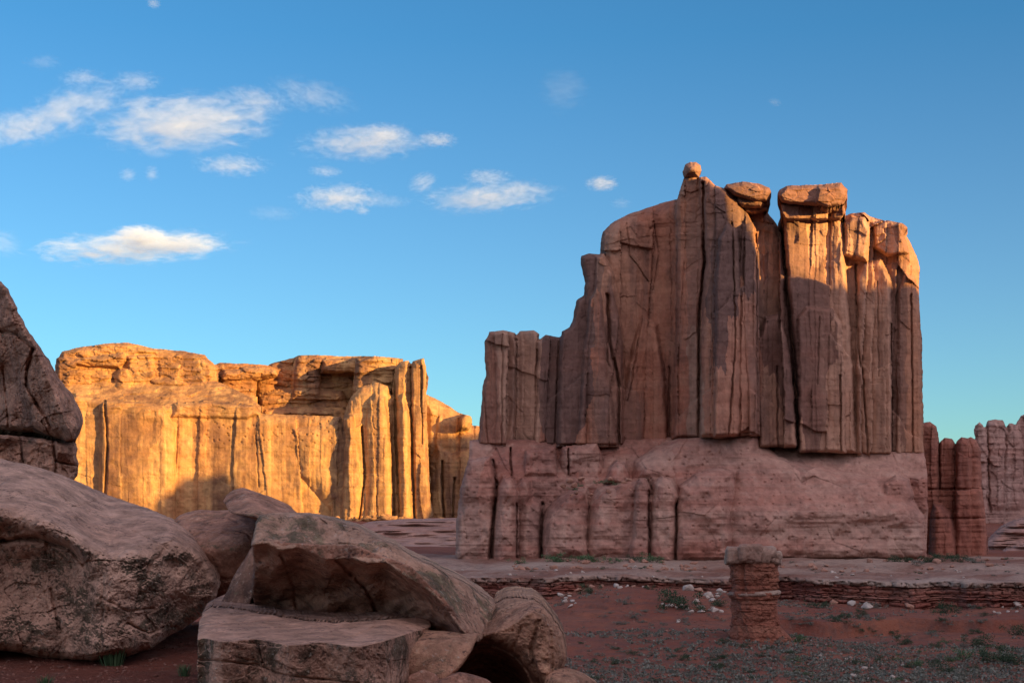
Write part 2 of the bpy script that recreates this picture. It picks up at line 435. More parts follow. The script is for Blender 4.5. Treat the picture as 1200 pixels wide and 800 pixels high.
def terrain(X, Y):
    r = np.hypot(X, Y)
    a = np.where(Y > 0, X / np.maximum(Y, 0.5), 0)
    valley = 1.0 + 1.3 * fbm2(X / 70, Y / 70, 4, 5) + 0.35 * fbm2(X / 13, Y / 13, 4, 6)
    valley = valley + 2.4 * np.exp(-((X - 37) / 16) ** 2 - ((Y - 224) / 26) ** 2)       # mound of the hoodoo
    valley = valley + 0.9 * fbm2(X / 30 + 3, Y / 55, 3, 15) + (1.6 + 2.0 * fbm2(X / 16, X * 0 + 2, 3, 16) + 1.8 * np.exp(-((X - 25) / 18) ** 2)) * sstep(250, 312, Y) - 0.6
    # low red step right of the hoodoo
    st = 262 + 5 * fbm2(X / 18, Y * 0, 3, 8)
    valley = valley + 2.4 * sstep(-0.8, 0.8, Y - st) * sstep(40, 52, X) - 2.0 * sstep(0, 40, Y - st) * sstep(40, 52, X)
    # hard beds in the red slope stand out as broken little terraces
    kq = (valley + 0.5 * fbm2(X / 9, Y / 9, 3, 17)) / 0.95; fq = kq - np.floor(kq)
    valley = valley + 0.75 * sstep(-0.25, 0.35, fbm2(X / 26, Y / 34, 3, 18) + 0.25 * (Y > 235)) * 0.95 * (sstep(0.38, 0.62, fq) - fq)
    rim = ledge_rim(X)
    top = 5.2 + 0.02 * (Y - 400) * (Y > 400)
    h = np.where(Y > rim + 8, top, np.minimum(valley, 5.0))
    far = 7.0 + 10 * sstep(520, 900, Y) + 2.0 * fbm2(X / 60, Y / 60, 3, 12)
    h = h + (far - h) * sstep(455, 560, Y)
    Y0 = 11 + 12 * sstep(0.02, -0.12, a)
    near = CZ - 1.72 - 0.36 * np.maximum(0, r - Y0) + 0.05 * fbm2(X / 1.2, Y / 1.2, 4, 9) + 0.12 * fbm2(X / 4, Y / 4, 2, 19)
    near = near + np.where(r > 30, 0.9 * fbm2(X / 9, Y / 9, 3, 29) * sstep(30, 50, r), 0)
    h = np.where(Y > -r * 0.2, np.maximum(np.where(r < 120, near, -99), np.where(r < 15, -99, h)), near * 0 + CZ - 1.72)
    return h

def ground_mat():
    m = bpy.data.materials.new('red_desert_soil'); m.use_nodes = True
    t = m.node_tree; N = t.nodes; K = t.links
    bs = N['Principled BSDF']; bs.inputs['Roughness'].default_value = 0.95; bs.inputs['Specular IOR Level'].default_value = 0.1
    tc = N.new('ShaderNodeTexCoord')
    def noise(s, det, off=0, rg=0.6, sz=1):
        a = N.new('ShaderNodeTexNoise'); a.inputs['Scale'].default_value = s; a.inputs['Detail'].default_value = det; a.inputs['Roughness'].default_value = rg
        mp = N.new('ShaderNodeMapping'); mp.inputs['Location'].default_value = (off, off, off); mp.inputs['Scale'].default_value = (1, 1, sz)
        K.new(tc.outputs['Object'], mp.inputs[0]); K.new(mp.outputs[0], a.inputs['Vector']); return a.outputs['Fac']
    def ramp(f, a, b, ca, cb):
        r = N.new('ShaderNodeValToRGB'); r.color_ramp.elements[0].position = a; r.color_ramp.elements[1].position = b
        r.color_ramp.elements[0].color = (*ca, 1); r.color_ramp.elements[1].color = (*cb, 1); K.new(f, r.inputs[0]); return r.outputs[0]
    def mix(f, a, b):
        n = N.new('ShaderNodeMix'); n.data_type = 'RGBA'
        K.new(f, n.inputs[0]) if not isinstance(f, float) else None
        for i, v in ((6, a), (7, b)):
            if isinstance(v, tuple): n.inputs[i].default_value = (*v, 1)
            else: K.new(v, n.inputs[i])
        return n.outputs[2]
    c = ramp(noise(0.05, 8), 0.35, 0.65, (0.20, 0.066, 0.048), (0.28, 0.105, 0.068))
    c = mix(ramp(noise(0.35, 9, 3.3, 0.7), 0.45, 0.62, (0, 0, 0), (0.75, 0.75, 0.75)), c, (0.14, 0.075, 0.065))
    c = mix(ramp(noise(3.0, 6, 8.3, 0.7), 0.55, 0.66, (0, 0, 0), (0.6, 0.6, 0.6)), c, (0.24, 0.14, 0.11))
    K.new(c, bs.inputs['Base Color'])
    b = N.new('ShaderNodeBump'); b.inputs['Strength'].default_value = 0.8; b.inputs['Distance'].default_value = 0.12
    K.new(noise(4.0, 10, 1.1, 0.75), b.inputs['Height'])
    b2 = N.new('ShaderNodeBump'); b2.inputs['Strength'].default_value = 0.9; b2.inputs['Distance'].default_value = 1.0
    K.new(noise(0.5, 8, 1.9, 0.7), b2.inputs['Height']); K.new(b.outputs[0], b2.inputs['Normal'])
    K.new(b2.outputs[0], bs.inputs['Normal'])
    return m
M_SOIL = ground_mat()

def build_ground():
    th_in = np.linspace(-0.42, 0.42, 900)
    th_out = np.concatenate([np.linspace(0.42, 0.7, 40)[1:], np.linspace(0.7, 2 * math.pi - 0.7, 120)[1:-1], np.linspace(2 * math.pi - 0.7, 2 * math.pi - 0.42, 40)[:-1]])
    th = np.concatenate([th_in, th_out])
    r = np.concatenate([np.geomspace(0.4, 9, 24)[:-1], np.geomspace(9, 24, 170)[:-1], np.geomspace(24, 130, 120)[:-1], np.geomspace(130, 345, 420)[:-1], np.geomspace(345, 1000, 140)[:-1], np.geomspace(1000, 20000, 25)])
    T, R = np.meshgrid(th, r)
    X = R * np.sin(T); Y = R * np.cos(T)
    Z = terrain(X, Y)
    n, m = T.shape
    v = np.stack([X.ravel(), Y.ravel(), Z.ravel()], 1)
    v = np.concatenate([v, [[0, 0, CZ - 1.72]]])
    I = np.arange(n * m).reshape(n, m)
    J = np.roll(I, -1, 1)
    q = np.stack([I[:-1].ravel(), I[1:].ravel(), J[1:].ravel(), J[:-1].ravel()], 1)
    tr = np.stack([np.full(m, n * m), I[0], J[0]], 1)
    o = np_mesh('ground', v, q, M_SOIL, tris=tr)
    tag(o, kind='structure')
build_ground()

def gz(X, Y):
    return float(terrain(np.array([float(X)]), np.array([float(Y)]))[0])

def on_ground(px, py, Ymin=100, Ymax=320):
    """where the sight line through a photo point meets the terrain"""
    Y = np.linspace(Ymin, Ymax, 1500)
    X = (px - 600) / F * Y; Z = CZ + (HY - py) / F * Y
    h = terrain(X, Y)
    k = np.nonzero(h >= Z)[0]
    i = k[0] if len(k) else len(Y) - 1
    return X[i], Y[i], h[i]

# caprock ledge: a swept section along the rim
M_CAP = rock_mat('pale_caprock', (0.31, 0.21, 0.17), (0.20, 0.09, 0.065), S=1.6, bdist=0.5, strata=0.3, v_amt=0.4, p_amt=0.2, pale=(0.44, 0.35, 0.30), bump=0.7)
M_LAYER = rock_mat('red_layered_rock', (0.235, 0.075, 0.055), (0.18, 0.055, 0.042), S=1.6, bdist=0.5, strata=0.55, strata_s=1.2, v_amt=0.4, varnish=(0.07, 0.03, 0.03), p_amt=0.15, pale=(0.32, 0.17, 0.13), bump=0.9)
from mathutils.bvhtree import BVHTree
LEDGE = []
def lz(x, y):
    h = LEDGE[0].ray_cast(Vector((x, y, 60)), Vector((0, 0, -1)))[0]
    return h.z if h else 6.0
def build_ledge():
    px = np.linspace(380, 1420, 1500)
    prof_cap = [(-0.02, 1.0), (0.1, 0.97), (0.25, 0.9), (0.4, 0.7), (0.45, 0.4), (0.35, 0.15), (0.1, 0.02), (-0.8, 0.0)]
    def sweep(name, rows, mat):
        V = []
        for (off, z, amp, k) in rows:
            Yr = 322.0
            X = (px - 600) / F * Yr
            rim = ledge_rim(X)
            f1, f2, ox, oy, R = voro(X / 3.2 + k * 7, X * 0 + z * 1.1, 61 + k)
            e = amp * (R[0] - 0.5) + amp * 0.8 * fbm2(X / 2.0, X * 0 + z * 1.4, 4, 70 + k) + (amp * 1.2) * np.exp(-(f2 - f1) / 0.08)
            Y = rim - off + e
            zz = z + (0.25 * fbm2(X / 9, X * 0 + k, 3, 90) if z > 1 else 0) + 0.7 * fbm2(X / 22, X * 0, 3, 93)
            if off < -2.5: zz = zz + 0.75 * fbm2(X / 8, X * 0 + off / 7, 4, 95) + 0.8 * np.clip(-off / 60, 0, 1) * fbm2(X / 22, X * 0 + off / 25, 3, 96)
            V.append(np.stack([X * Y / Yr, Y, zz], 1))
        V = np.stack(V); n, m = V.shape[:2]
        I = np.arange(n * m).reshape(n, m)
        q = np.stack([I[:-1, :-1].ravel(), I[1:, :-1].ravel(), I[1:, 1:].ravel(), I[:-1, 1:].ravel()], 1)
        o = np_mesh(name, V.reshape(-1, 3), q, mat)
        tag(o, kind='structure')
        if name == 'caprock_ledge': LEDGE.append(BVHTree.FromPolygons(V.reshape(-1, 3).tolist(), q.tolist()))
    rows = []
    for y in np.geomspace(150, 1.2, 46):
        rows.append((-y, 6.5 + 0.25 * math.sin(y * 0.21) + 0.004 * y + 1.8 * math.exp(-((y - 84) / 15) ** 2), 0.25, 1))
    rows += [(-0.6, 6.85, 0.8, 1), (-0.2, 6.75, 1.0, 1), (0, 6.5, 1.2, 1), (0.1, 6.2, 1.2, 1), (0.05, 5.9, 1.2, 1), (-0.3, 5.72, 1.2, 1), (-1.6, 5.66, 0.6, 1), (-6, 5.6, 0.0, 1)]
    sweep('caprock_ledge', rows, M_CAP)
    rows = [(-6, 5.7, 0, 2)]
    z = 5.68
    k = 2
    prot = -1.3
    while z > 0.6:
        hgt = random.choice([0.35, 0.5, 0.7, 0.9])
        prot += 0.45
        p = prot + random.uniform(-0.5, 0.5)
        a = 1.0
        rows += [(p - 0.5, z, a * 0.5, k), (p, z - 0.08, a, k), (p + 0.05, z - hgt * 0.5, a, k), (p, z - hgt + 0.1, a, k), (p - 0.5, z - hgt + 0.02, a * 0.5, k)]
        z -= hgt; k += 1
    rows.append((p + 1, -1.5, 0, k))
    sweep('layered_bank', rows, M_LAYER)
build_ledge()

# ------------------------------------------------------------------ hills unseen behind the camera, skyline shaped to cast the evening shadow
def build_shadow_hills():
    """a mesa rim to the rear right: its skyline is shaped to set which rock still catches the sun"""
    prof = [(-900, 210), (-100, 205), (300.0, 200.0), (360.0, 198.0), (364.5, 187.0), (368.0, 180.0), (370.5, 173.0), (373.5, 164.0), (376.5, 157.5), (380.0, 154.5), (385.0, 152.5), (391.0, 151.0), (397.0, 149.5), (403.0, 147.0), (480, 142), (503, 130), (512, 122), (530, 122),
            (537, 138), (541, 152), (549, 157), (556, 165), (566, 162), (573, 165), (578, 150), (583, 142), (588, 122), (636, 121), (646, 128), (655, 146), (668, 176), (690, 182), (900, 190), (1500, 200)]
    pp = np.linspace(-900, 1500, 1400)
    H = np.interp(pp, [a for a, b in prof], [b for a, b in prof]) + 2.2 * fbm2(pp / 12, pp * 0, 5, 77)
    n = np.array([math.cos(SUN_AZ), math.sin(SUN_AZ)]); d = np.array([dx, dy])
    rows = []
    for q, f in ((-395, -0.12), (-400, 0.3), (-402, 0.6), (-404, 0.85), (-407, 0.97), (-412, 1.0), (-430, 0.995), (-600, 0.9), (-900, 0.4), (-1100, -0.1)):
        z = (H) * f if f < 0.99 else H
        qq = q + 6 * fbm2(pp / 20, pp * 0 + f * 3, 3, 78) * (0 < f < 0.99)
        rows.append(np.stack([pp * n[0] + qq * d[0], pp * n[1] + qq * d[1], np.where(f >= 0.99, CZ + H, CZ + z - 8 * (f < 0))], 1))
    V = np.stack(rows); a, b = V.shape[:2]
    I = np.arange(a * b).reshape(a, b)
    q = np.stack([I[:-1, :-1].ravel(), I[:-1, 1:].ravel(), I[1:, 1:].ravel(), I[1:, :-1].ravel()], 1)
    o = np_mesh('shadow_hills', V.reshape(-1, 3), q, M_CLIFF)
    tag(o, kind='structure')
build_shadow_hills()

# ------------------------------------------------------------------ the great tower
def tower():
    root = empty('rock_tower', pt(800, 660, 425))
    tag(root, 'huge red sandstone butte with sunlit flat cap rocks, on a paler rounded bench', 'rock tower')
    B = [
        (P(566,524, 560,520, 563,490, 566,450, 569,440, 568,400, 573,389, 590,387, 604,390, 607,402, 604,524), 4, 9, 6),
        (P(602,524, 604,395, 610,388, 625,387, 632,392, 630,420, 628,524), 7, 7, 6),
        (P(622,524, 630,400, 640,392, 655,395, 662,388, 690,380, 706,400, 712,524), 6, 9, 6),
        (P(652,524, 656,400, 658,388, 668,383, 671,378, 676,352, 684,345, 686,330, 680,310, 681,300, 690,297, 708,298, 718,320, 730,400, 732,524), 2, 9, 8),
        (P(676,524, 682,420, 690,350, 700,335, 706,345, 712,420, 726,524), 0, 8, 6),
        (P(700,330, 704,290, 706,272, 715,262, 735,252, 760,243, 775,238, 797,233, 810,240, 815,300, 818,524, 722,524, 714,400), 0, 30, 14),
        (P(722,524, 730,470, 740,410, 752,370, 770,380, 778,430, 784,524), -3, 9, 6),
        (P(788,514, 792,400, 793,300, 792,240, 797,222, 800,210, 806,205, 815,205, 822,214, 826,232, 827,300, 823,400, 821,514), -8, 10, 9),
        (P(819,208, 827,207, 838,217, 852,222, 866,236, 875,250, 884,268, 886,340, 888,511, 842,512, 819,513, 821,400, 827,300, 820,230), -12, 12, 9),
        (P(836,512, 838,330, 842,280, 852,262, 864,270, 868,330, 866,511), -16, 8, 7),
        (P(862,511, 866,300, 870,262, 880,262, 888,300, 889,510), -14, 6, 5),
        (P(846,224, 862,226, 892,236, 896,243, 901,252, 910,262, 917,280, 920,300, 925,350, 930,400, 936,524, 890,524, 884,505, 882,300, 874,250, 860,240), -4, 12, 10),
        (P(890,524, 888,400, 898,372, 912,368, 922,400, 930,470, 934,524), -10, 8, 5),
        (P(917,240, 918,262, 920,290, 922,330, 929,400, 936,528, 1004,532, 998,400, 990,290, 985,252, 984,238), -7, 9, 9),
        (P(937,530, 935,372, 945,360, 975,362, 984,380, 988,440, 990,530), -10, 7, 4),
        (P(983,262, 990,253, 998,250, 1012,249, 1020,254, 1036,258, 1042,263, 1056,268, 1066,282, 1074,300, 1078,315, 1077,340, 1080,400, 1083,533, 1040,534, 1000,534, 985,530), -3, 12, 10),
        (P(1003,534, 1004,330, 1012,310, 1032,304, 1044,330, 1046,534), -6, 8, 5),
        (P(1050,534, 1052,340, 1060,320, 1072,325, 1077,360, 1082,534), -5, 8, 5),
        (P(915,239, 988,239, 991,250, 984,257, 922,258, 916,250), -10, 4, 5),
        (P(848,228, 898,232, 899,246, 880,250, 852,240), -9, 4, 5),
        (P(1024,262, 1040,258, 1058,262, 1063,267, 1058,278, 1064,296, 1040,300, 1024,290), -6, 6, 5),
        (P(988,300, 990,262, 998,254, 1012,256, 1020,270, 1016,306), -7, 8, 6),
    ]
    C = [(P(712,345, 714,400, 726,450, 725,522), 1.6, 7), (P(824,214, 826,300, 819,380, 820,522), 1.5, 9), (P(886,275, 888,522), 1.0, 5),
         (P(918,285, 923,350, 931,420, 936,526), 1.6, 9), (P(1003,310, 1005,400, 1011,440, 1017,530), 1.0, 5), (P(985,440, 986,528), 1.0, 4), (P(1044,380, 1046,532), 1.0, 5),
         (P(605,398, 603,522), 1.2, 6), (P(858,262, 862,400, 853,520), 1.0, 4), (P(911,430, 912,524), 0.9, 4), (P(589,392, 588,522), 0.8, 2), (P(630,410, 626,522), 1.0, 4),
         (P(655,400, 650,522), 0.9, 3), (P(752,370, 742,440, 735,470), 0.8, 3), (P(784,430, 783,522), 1.0, 4), (P(1068,345, 1070,530), 0.9, 4), (P(765,260, 772,300, 766,340), 0.8, 2),
         (P(960,372, 958,450), 0.8, 1.5), (P(735,262, 738,300, 760,330), 0.8, 2), (P(1028,330, 1030,440), 0.8, 2), (P(566,440, 572,520), .8, 2)]
    def ex(gx, gy, wx, wy, S):
        e = joints(wx / 40, wy, 170, 3.0, 3.2, 0.7, 10, 0.02) + (0.2 + 0.8 * sstep(-0.3, 0.3, fbm2(gx / 40, gy / 60, 2, 18))) * joints(wx / 17, wy, 80, 0.8, 0.9, 0.3, 11, 0.04) + joints(wx / 6, wy, 34, 0.14, 0.2, 0.03, 12, 0.08)
        e += 0.45 * fbm2(gx / 11, gy / 40, 3, 13) + 0.10 * fbm2(gx / 4, gy / 6, 3, 14, 0.6)
        # horizontal bedding shows stronger near the tops
        e += 0.12 * fbm2(gx / 50, gy / 3.6, 2, 15) + 0.6 * sstep(320, 270, gy) * slabs(wx / 24, wy / 9, 0.7, 0.4, 0.4, 16, 0.05)
        e += 1.8 * np.exp(-((gy - (521 + 11 * sstep(880, 905, gx) - 14 * np.exp(-((gx - 880) / 40) ** 2) * (gx < 890))) / 1.1) ** 2)
        return e
    B = [(b[0], b[1] * 1.7 + 20 - (13 if max(p[0] for p in b[0]) < 735 else 0), b[2] * 0.6, b[3] * 0.75) for b in B]
    C = [(c[0], c[1] * 0.9, c[2] * 0.6) for c in C]
    relief('cliff_wall', B, 430, 0.8, M_TOWER, root, 48, C, ex, 1.5, 14, 1)
    # rounded bench below
    kb = lambda poly, D, R, Rm, lean=0.22, ly=640: (poly, D, R, Rm, lean, ly)
    B2 = [
        kb(P(533,666, 535,610, 541,575, 548,548, 551,516, 562,514, 700,516, 790,512, 884,500, 900,520, 1000,527, 1083,530, 1087,560, 1088,600, 1086,640, 1087,666), -1, 6, 3, lambda gx, gy: 0.26 * (0.12 * np.maximum(0, 640 - gy) + 1.15 * np.maximum(0, 562 - gy))),
        kb(P(533,666, 535,610, 540,570, 548,540, 575,536, 581,560, 578,666), -9, 9, 6, 0.12),
        kb(P(578,666, 580,600, 583,574, 590,560, 601,560, 608,575, 608,666), -12, 14, 9, 0.1),
        kb(P(598,600, 602,572, 612,560, 622,562, 624,580, 618,600), -8, 9, 8, 0.1),
        kb(P(605,666, 606,600, 612,588, 624,582, 636,592, 637,666), -9, 12, 8, 0.1),
        kb(P(634,662, 635,615, 642,595, 655,582, 672,574, 688,572, 692,590, 694,662), -13, 20, 12, 0.15),
        kb(P(686,662, 688,590, 700,572, 725,564, 748,560, 758,575, 760,662), -13, 22, 12, 0.18),
        kb(P(735,662, 742,600, 744,570, 750,561, 757,562, 762,575, 764,662), -16, 8, 7, 0.1),
        kb(P(760,662, 762,590, 766,566, 776,559, 788,562, 794,580, 792,662), -16, 12, 9, 0.1),
        kb(P(740,560, 745,540, 765,526, 795,514, 850,507, 890,504, 896,600, 780,600), -6, 22, 12, 0.45, 575),
        kb(P(788,664, 790,600, 796,570, 815,555, 840,548, 860,552, 866,664), -17, 26, 12, 0.16),
        kb(P(850,664, 850,580, 858,545, 876,520, 893,520, 912,535, 940,545, 990,552, 1040,562, 1068,582, 1082,606, 1086,640, 1085,664), -16, 26, 10, lambda gx, gy: 0.26 * (0.08 * np.maximum(0, 650 - gy) + 0.9 * np.maximum(0, 598 - gy))),
        kb(P(900,560, 905,530, 960,534, 1040,538, 1060,540, 1062,580, 940,590), -4, 14, 6, 1.4, 575),
        kb(P(1030,585, 1036,566, 1050,558, 1064,562, 1070,580, 1066,600, 1040,600), -15, 10, 7, 0.3),
        kb(P(655,540, 660,524, 700,520, 708,545, 704,566, 660,562), -2, 12, 6, 0.2),
        kb(P(612,560, 616,528, 650,524, 655,560), -3, 12, 6, 0.2),
        kb(P(708,565, 714,548, 722,540, 734,541, 738,560, 730,568), -8, 9, 7, 0.1),
    ]
    B2 = [(b[0], b[1] * 1.25, b[2] * 0.9, b[3] * 0.85) + tuple(b[4:]) for b in B2]
    B2 = B2
    C2 = [(P(577,540, 583,580, 577,620, 575,662), 1.6, 7), (P(605,590, 606,662), 1.0, 4), (P(635,590, 634,662), 1.5, 6), (P(598,525, 600,560), 1.0, 5), (P(666,526, 666,556), 0.9, 4), (P(760,575, 761,660), 1.2, 5),
          (P(793,590, 792,662), 1.2, 5), (P(690,585, 688,662), 0.8, 2)]
    def ex2(gx, gy, wx, wy, S):
        e = 2.6 * fbm2(gx / 38, gy / 26, 3, 21) + 0.28 * fbm2(gx / 7, gy / 7, 3, 22, 0.55) + 0.28 * fbm2(gx / 60, gy / 2.6, 3, 23)
        e += slabs(wx / 46, wy / 50, 0.3, 0.4, 0.15, 24, 0.02) + 1.6 * np.abs(fbm2(gx / 34, gy / 30, 3, 27)) + slabs(wx / 11, wy / 14, 0.06, 0.15, 0.0, 25, 0.05)
        f1, f2, ox, oy, R = voro(gx / 7, gy / 7, 26)
        e += 0.7 * np.exp(-(f1 / 0.18) ** 2) * (R[0] > 0.7)
        e += 2.0 * np.exp(-((gy - 655 - 2 * fbm2(gx / 20, gx * 0, 2, 5)) / 1.5) ** 2) * sstep(880, 900, gx) 
        return e
    relief('rounded_bench', B2, 430, 0.8, M_BENCH, root, 60, C2, ex2, 1.8, 18, 2)
    def exc(gx, gy, wx, wy, S):
        return slabs(wx / 18, wy / 8, 0.4, 0.4, 0.3, 31, 0.04) + 0.3 * fbm2(gx / 8, gy / 3.5, 3, 32) + 0.06 * fbm2(gx / 2.5, gy / 2.5, 2, 33)
    a = relief('cap_rock', [(P(911,230, 913,223, 922,218, 940,217, 965,216, 986,214, 993,222, 993,232, 988,240, 980,242, 925,240, 916,237), -3, 5, 8),
                            (P(955,238, 958,219, 985,217, 991,228, 984,240, 970,243), -6, 4, 4)], 430, 0.6, M_TOWER, root, 32, (), exc, 1.0, 9, 3)
    a = relief('cap_rock', [(P(848,221, 851,216, 870,213, 890,215, 902,220, 904,226, 899,236, 885,238, 860,230), -3, 6, 8),
                            (P(862,238, 864,230, 890,232, 897,238, 892,244, 870,244), 0, 6, 7)], 430, 0.6, M_TOWER, root, 28, (), exc, 1.0, 9, 4)
    a = relief('balanced_rock', [(P(802,208, 800,201, 803,193, 809,190, 816,190, 821,194, 822,201, 819,208), 2, 10, 10)], 430, 0.5, M_TOWER, root, 5, (), exc, 0.8, 6, 5)
tower()

# ------------------------------------------------------------------ sunlit mesa on the left
def mesa():
    root = empty('mesa_cliff', pt(280, 612, 900))
    tag(root, 'long golden sunlit mesa cliff with streaked wall and layered rim', 'cliff')
    B = [
        (P(50,640, 60,474, 90,462, 118,466, 135,470, 200,474, 215,480, 300,484, 400,488, 425,640), 0, 10, 8),
        (P(50,640, 60,447, 252,446, 280,458, 306,476, 310,640), 1, 4, 3, 1.5, 484),
        (P(115,640, 116,475, 124,469, 160,470, 190,476, 205,500, 208,640), -7, 9, 8),
        (P(400,640, 385,600, 350,560, 340,500, 396,492, 425,520, 425,640), -5, 20, 10),
        (P(198,640, 206,520, 215,486, 300,486, 310,640), 2, 12, 6),
        (P(200,490, 205,474, 245,470, 300,475, 304,486, 290,492), -3, 6, 6),
    ]
    C = [(P(123,470, 126,520, 122,600), 1.1, 5), (P(208,500, 205,560), 0.8, 1.5), (P(300,510, 303,570), 0.8, 1.5)]
    def ex(gx, gy, wx, wy, S):
        w = sstep(470, 500, gy)
        e = w * (joints(wx / 46, wy, 150, 1.6, 1.6, 0.35, 40, 0.02) + (0.35 + 0.65 * sstep(-0.2, 0.4, fbm2(gx / 50, gy / 40, 2, 48))) * (joints(wx / 15, wy, 60, 0.5, 0.5, 0.12, 41, 0.05) + joints(wx / 5, wy, 30, 0.16, 0.2, 0.06, 42, 0.08)) + 1.6 * fbm2(gx / 28, gy / 24, 3, 49) + 0.45 * fbm2(gx / 8, gy / 50, 3, 43, 0.55))
        e += 0.8 * fbm2(gx / 16, gy / 11, 3, 44) + (0.2 + 0.5 * (1 - w)) * fbm2(gx / 70, gy / 2.4, 4, 45, 0.6) + (1 - w) * 1.2 * slabs(wx / 20, wy / 5, 0.6, 0.6, 0.5, 46, 0.1) 
        f1, f2, ox, oy, R = voro(gx / 5, gy / 3, 47)
        e += 1.6 * np.exp(-(f1 / 0.22) ** 2) * (R[0] > 0.8) * sstep(480, 495, gy) * sstep(530, 515, gy) * sstep(210, 240, gx)
        return e
    relief('cliff_wall', B, 900, 0.8, M_CLIFF, root, 120, C, ex, 1.4, 12, 7)
    B = [
        (P(66,456, 64,428, 72,412, 90,407, 130,402, 150,401, 180,408, 215,411, 240,416, 252,428, 255,444, 252,458, 150,462), 33, 8, 14),
        (P(62,456, 66,420, 75,414, 88,420, 130,414, 146,412, 150,422, 140,432, 90,428, 84,456), 26, 6, 10),
        (P(66,456, 72,428, 130,430, 136,452, 120,458), 30, 6, 8),
        (P(132,462, 134,440, 140,430, 150,430, 160,446, 152,462), 27, 6, 8),
        (P(145,458, 148,416, 180,414, 182,440, 240,438, 252,462, 180,462), 29, 6, 8),
        (P(185,462, 183,420, 195,415, 240,420, 254,432, 250,444, 235,446), 31, 7, 8),
        (P(238,470, 241,432, 258,425, 290,426, 312,428, 324,436, 312,442, 300,446, 296,490, 240,490), 52, 6, 8),
        (P(258,446, 262,434, 300,430, 322,434, 324,440, 300,444), 44, 6, 8),
        (P(250,480, 254,458, 280,462, 300,466, 300,486), 24, 6, 8),
        (P(296,520, 300,436, 318,426, 345,419, 350,416, 400,417, 440,417, 472,420, 474,520), 76, 8, 8),
        (P(340,470, 344,440, 347,420, 352,416, 374,416, 380,424, 374,436, 376,470), 62, 8, 8),
        (P(300,500, 302,462, 340,455, 400,458, 420,500), 66, 8, 6),
        (P(300,500, 302,480, 340,478, 400,478, 420,500), 56, 8, 6),
        (P(414,478, 418,420, 438,417, 464,420, 464,478), 22, 6, 8),
        (P(376,436, 378,422, 420,420, 422,436), 60, 6, 6),
    ]
    def ex(gx, gy, wx, wy, S):
        return 1.8 * slabs(wx / 26, wy / 6, 1.0, 0.7, 0.4, 51, 0.08) + 1.2 * fbm2(gx / 60, gy / 3.4, 3, 52, 0.55) + 0.6 * fbm2(gx / 9, gy / 6, 3, 53) + 0.8 * slabs(wx / 9, wy / 3.3, 0.8, 0.5, 0.2, 54, 0.1)
    relief('rim_rock', B, 900, 0.8, M_CLIFF, root, 130, (), ex, 1.3, 12, 8)
    B = [
        (P(380,640, 388,600, 396,540, 400,500, 404,482, 412,464, 424,453, 440,448, 454,452, 461,470, 463,640), -14, 18, 12, 0.08, 640),
        (P(395,640, 402,560, 404,510, 402,490, 408,484, 416,486, 420,520, 424,560, 420,640), -19, 8, 8, 0.08, 640),
        (P(426,640, 430,560, 428,500, 430,470, 440,460, 452,466, 458,520, 460,640), -20, 10, 8, 0.08, 640),
        (P(461,640, 459,520, 460,450, 463,430, 468,424, 479,422, 484,430, 486,640), -12, 8, 9, 0.1, 640),
        (P(466,640, 467,520, 466,470, 472,462, 480,480, 483,640), -22, 7, 8, 0.1, 640),
        (P(480,640, 480,500, 479,432, 484,423, 497,420, 499,430, 500,470, 503,560, 509,640), -18, 8, 9, 0.1, 640),
    ]
    C = [(P(462,430, 464,520, 470,640), 1.4, 9), (P(481,430, 483,520, 487,640), 1.2, 8), (P(424,500, 428,560, 420,610), 1.0, 6), (P(493,430, 495,520), 0.8, 3)]
    def ex(gx, gy, wx, wy, S):
        return joints(wx / 17, wy, 60, 1.6, 1.8, 0.3, 61, 0.04) + joints(wx / 6, wy, 26, 0.5, 0.5, 0.1, 62, 0.08) + 0.5 * fbm2(gx / 8, gy / 30, 3, 63, 0.55) + 0.5 * fbm2(gx / 60, gy / 2.6, 3, 64)
    relief('buttress', B, 900, 0.8, M_CLIFF, root, 120, C, ex, 1.4, 12, 9)
    # smooth shoulder behind it, to the right
    B = [
        (P(490,640, 492,462, 502,463, 516,470, 536,483, 548,487, 553,490, 553,498, 575,500, 600,505, 600,640), 62, 22, 26, 0.5, 520),
        (P(536,505, 538,490, 545,486, 552,488, 553,496, 548,503), 52, 7, 8),
        (P(500,640, 502,540, 512,520, 530,530, 560,520, 600,515, 600,640), 44, 14, 14, 0.2, 600),
    ]
    s = relief('sandstone_shoulder', B, 900, 0.9, M_CLIFF, None, 120, [(P(518,540, 520,620), 1.0, 8), (P(532,560, 530,620), 1.0, 6)], ex, 1.6, 14, 10)
    tag(s, 'smooth sandstone shoulder, sunlit crest and shaded base, right of the golden mesa', 'rock hill')
mesa()

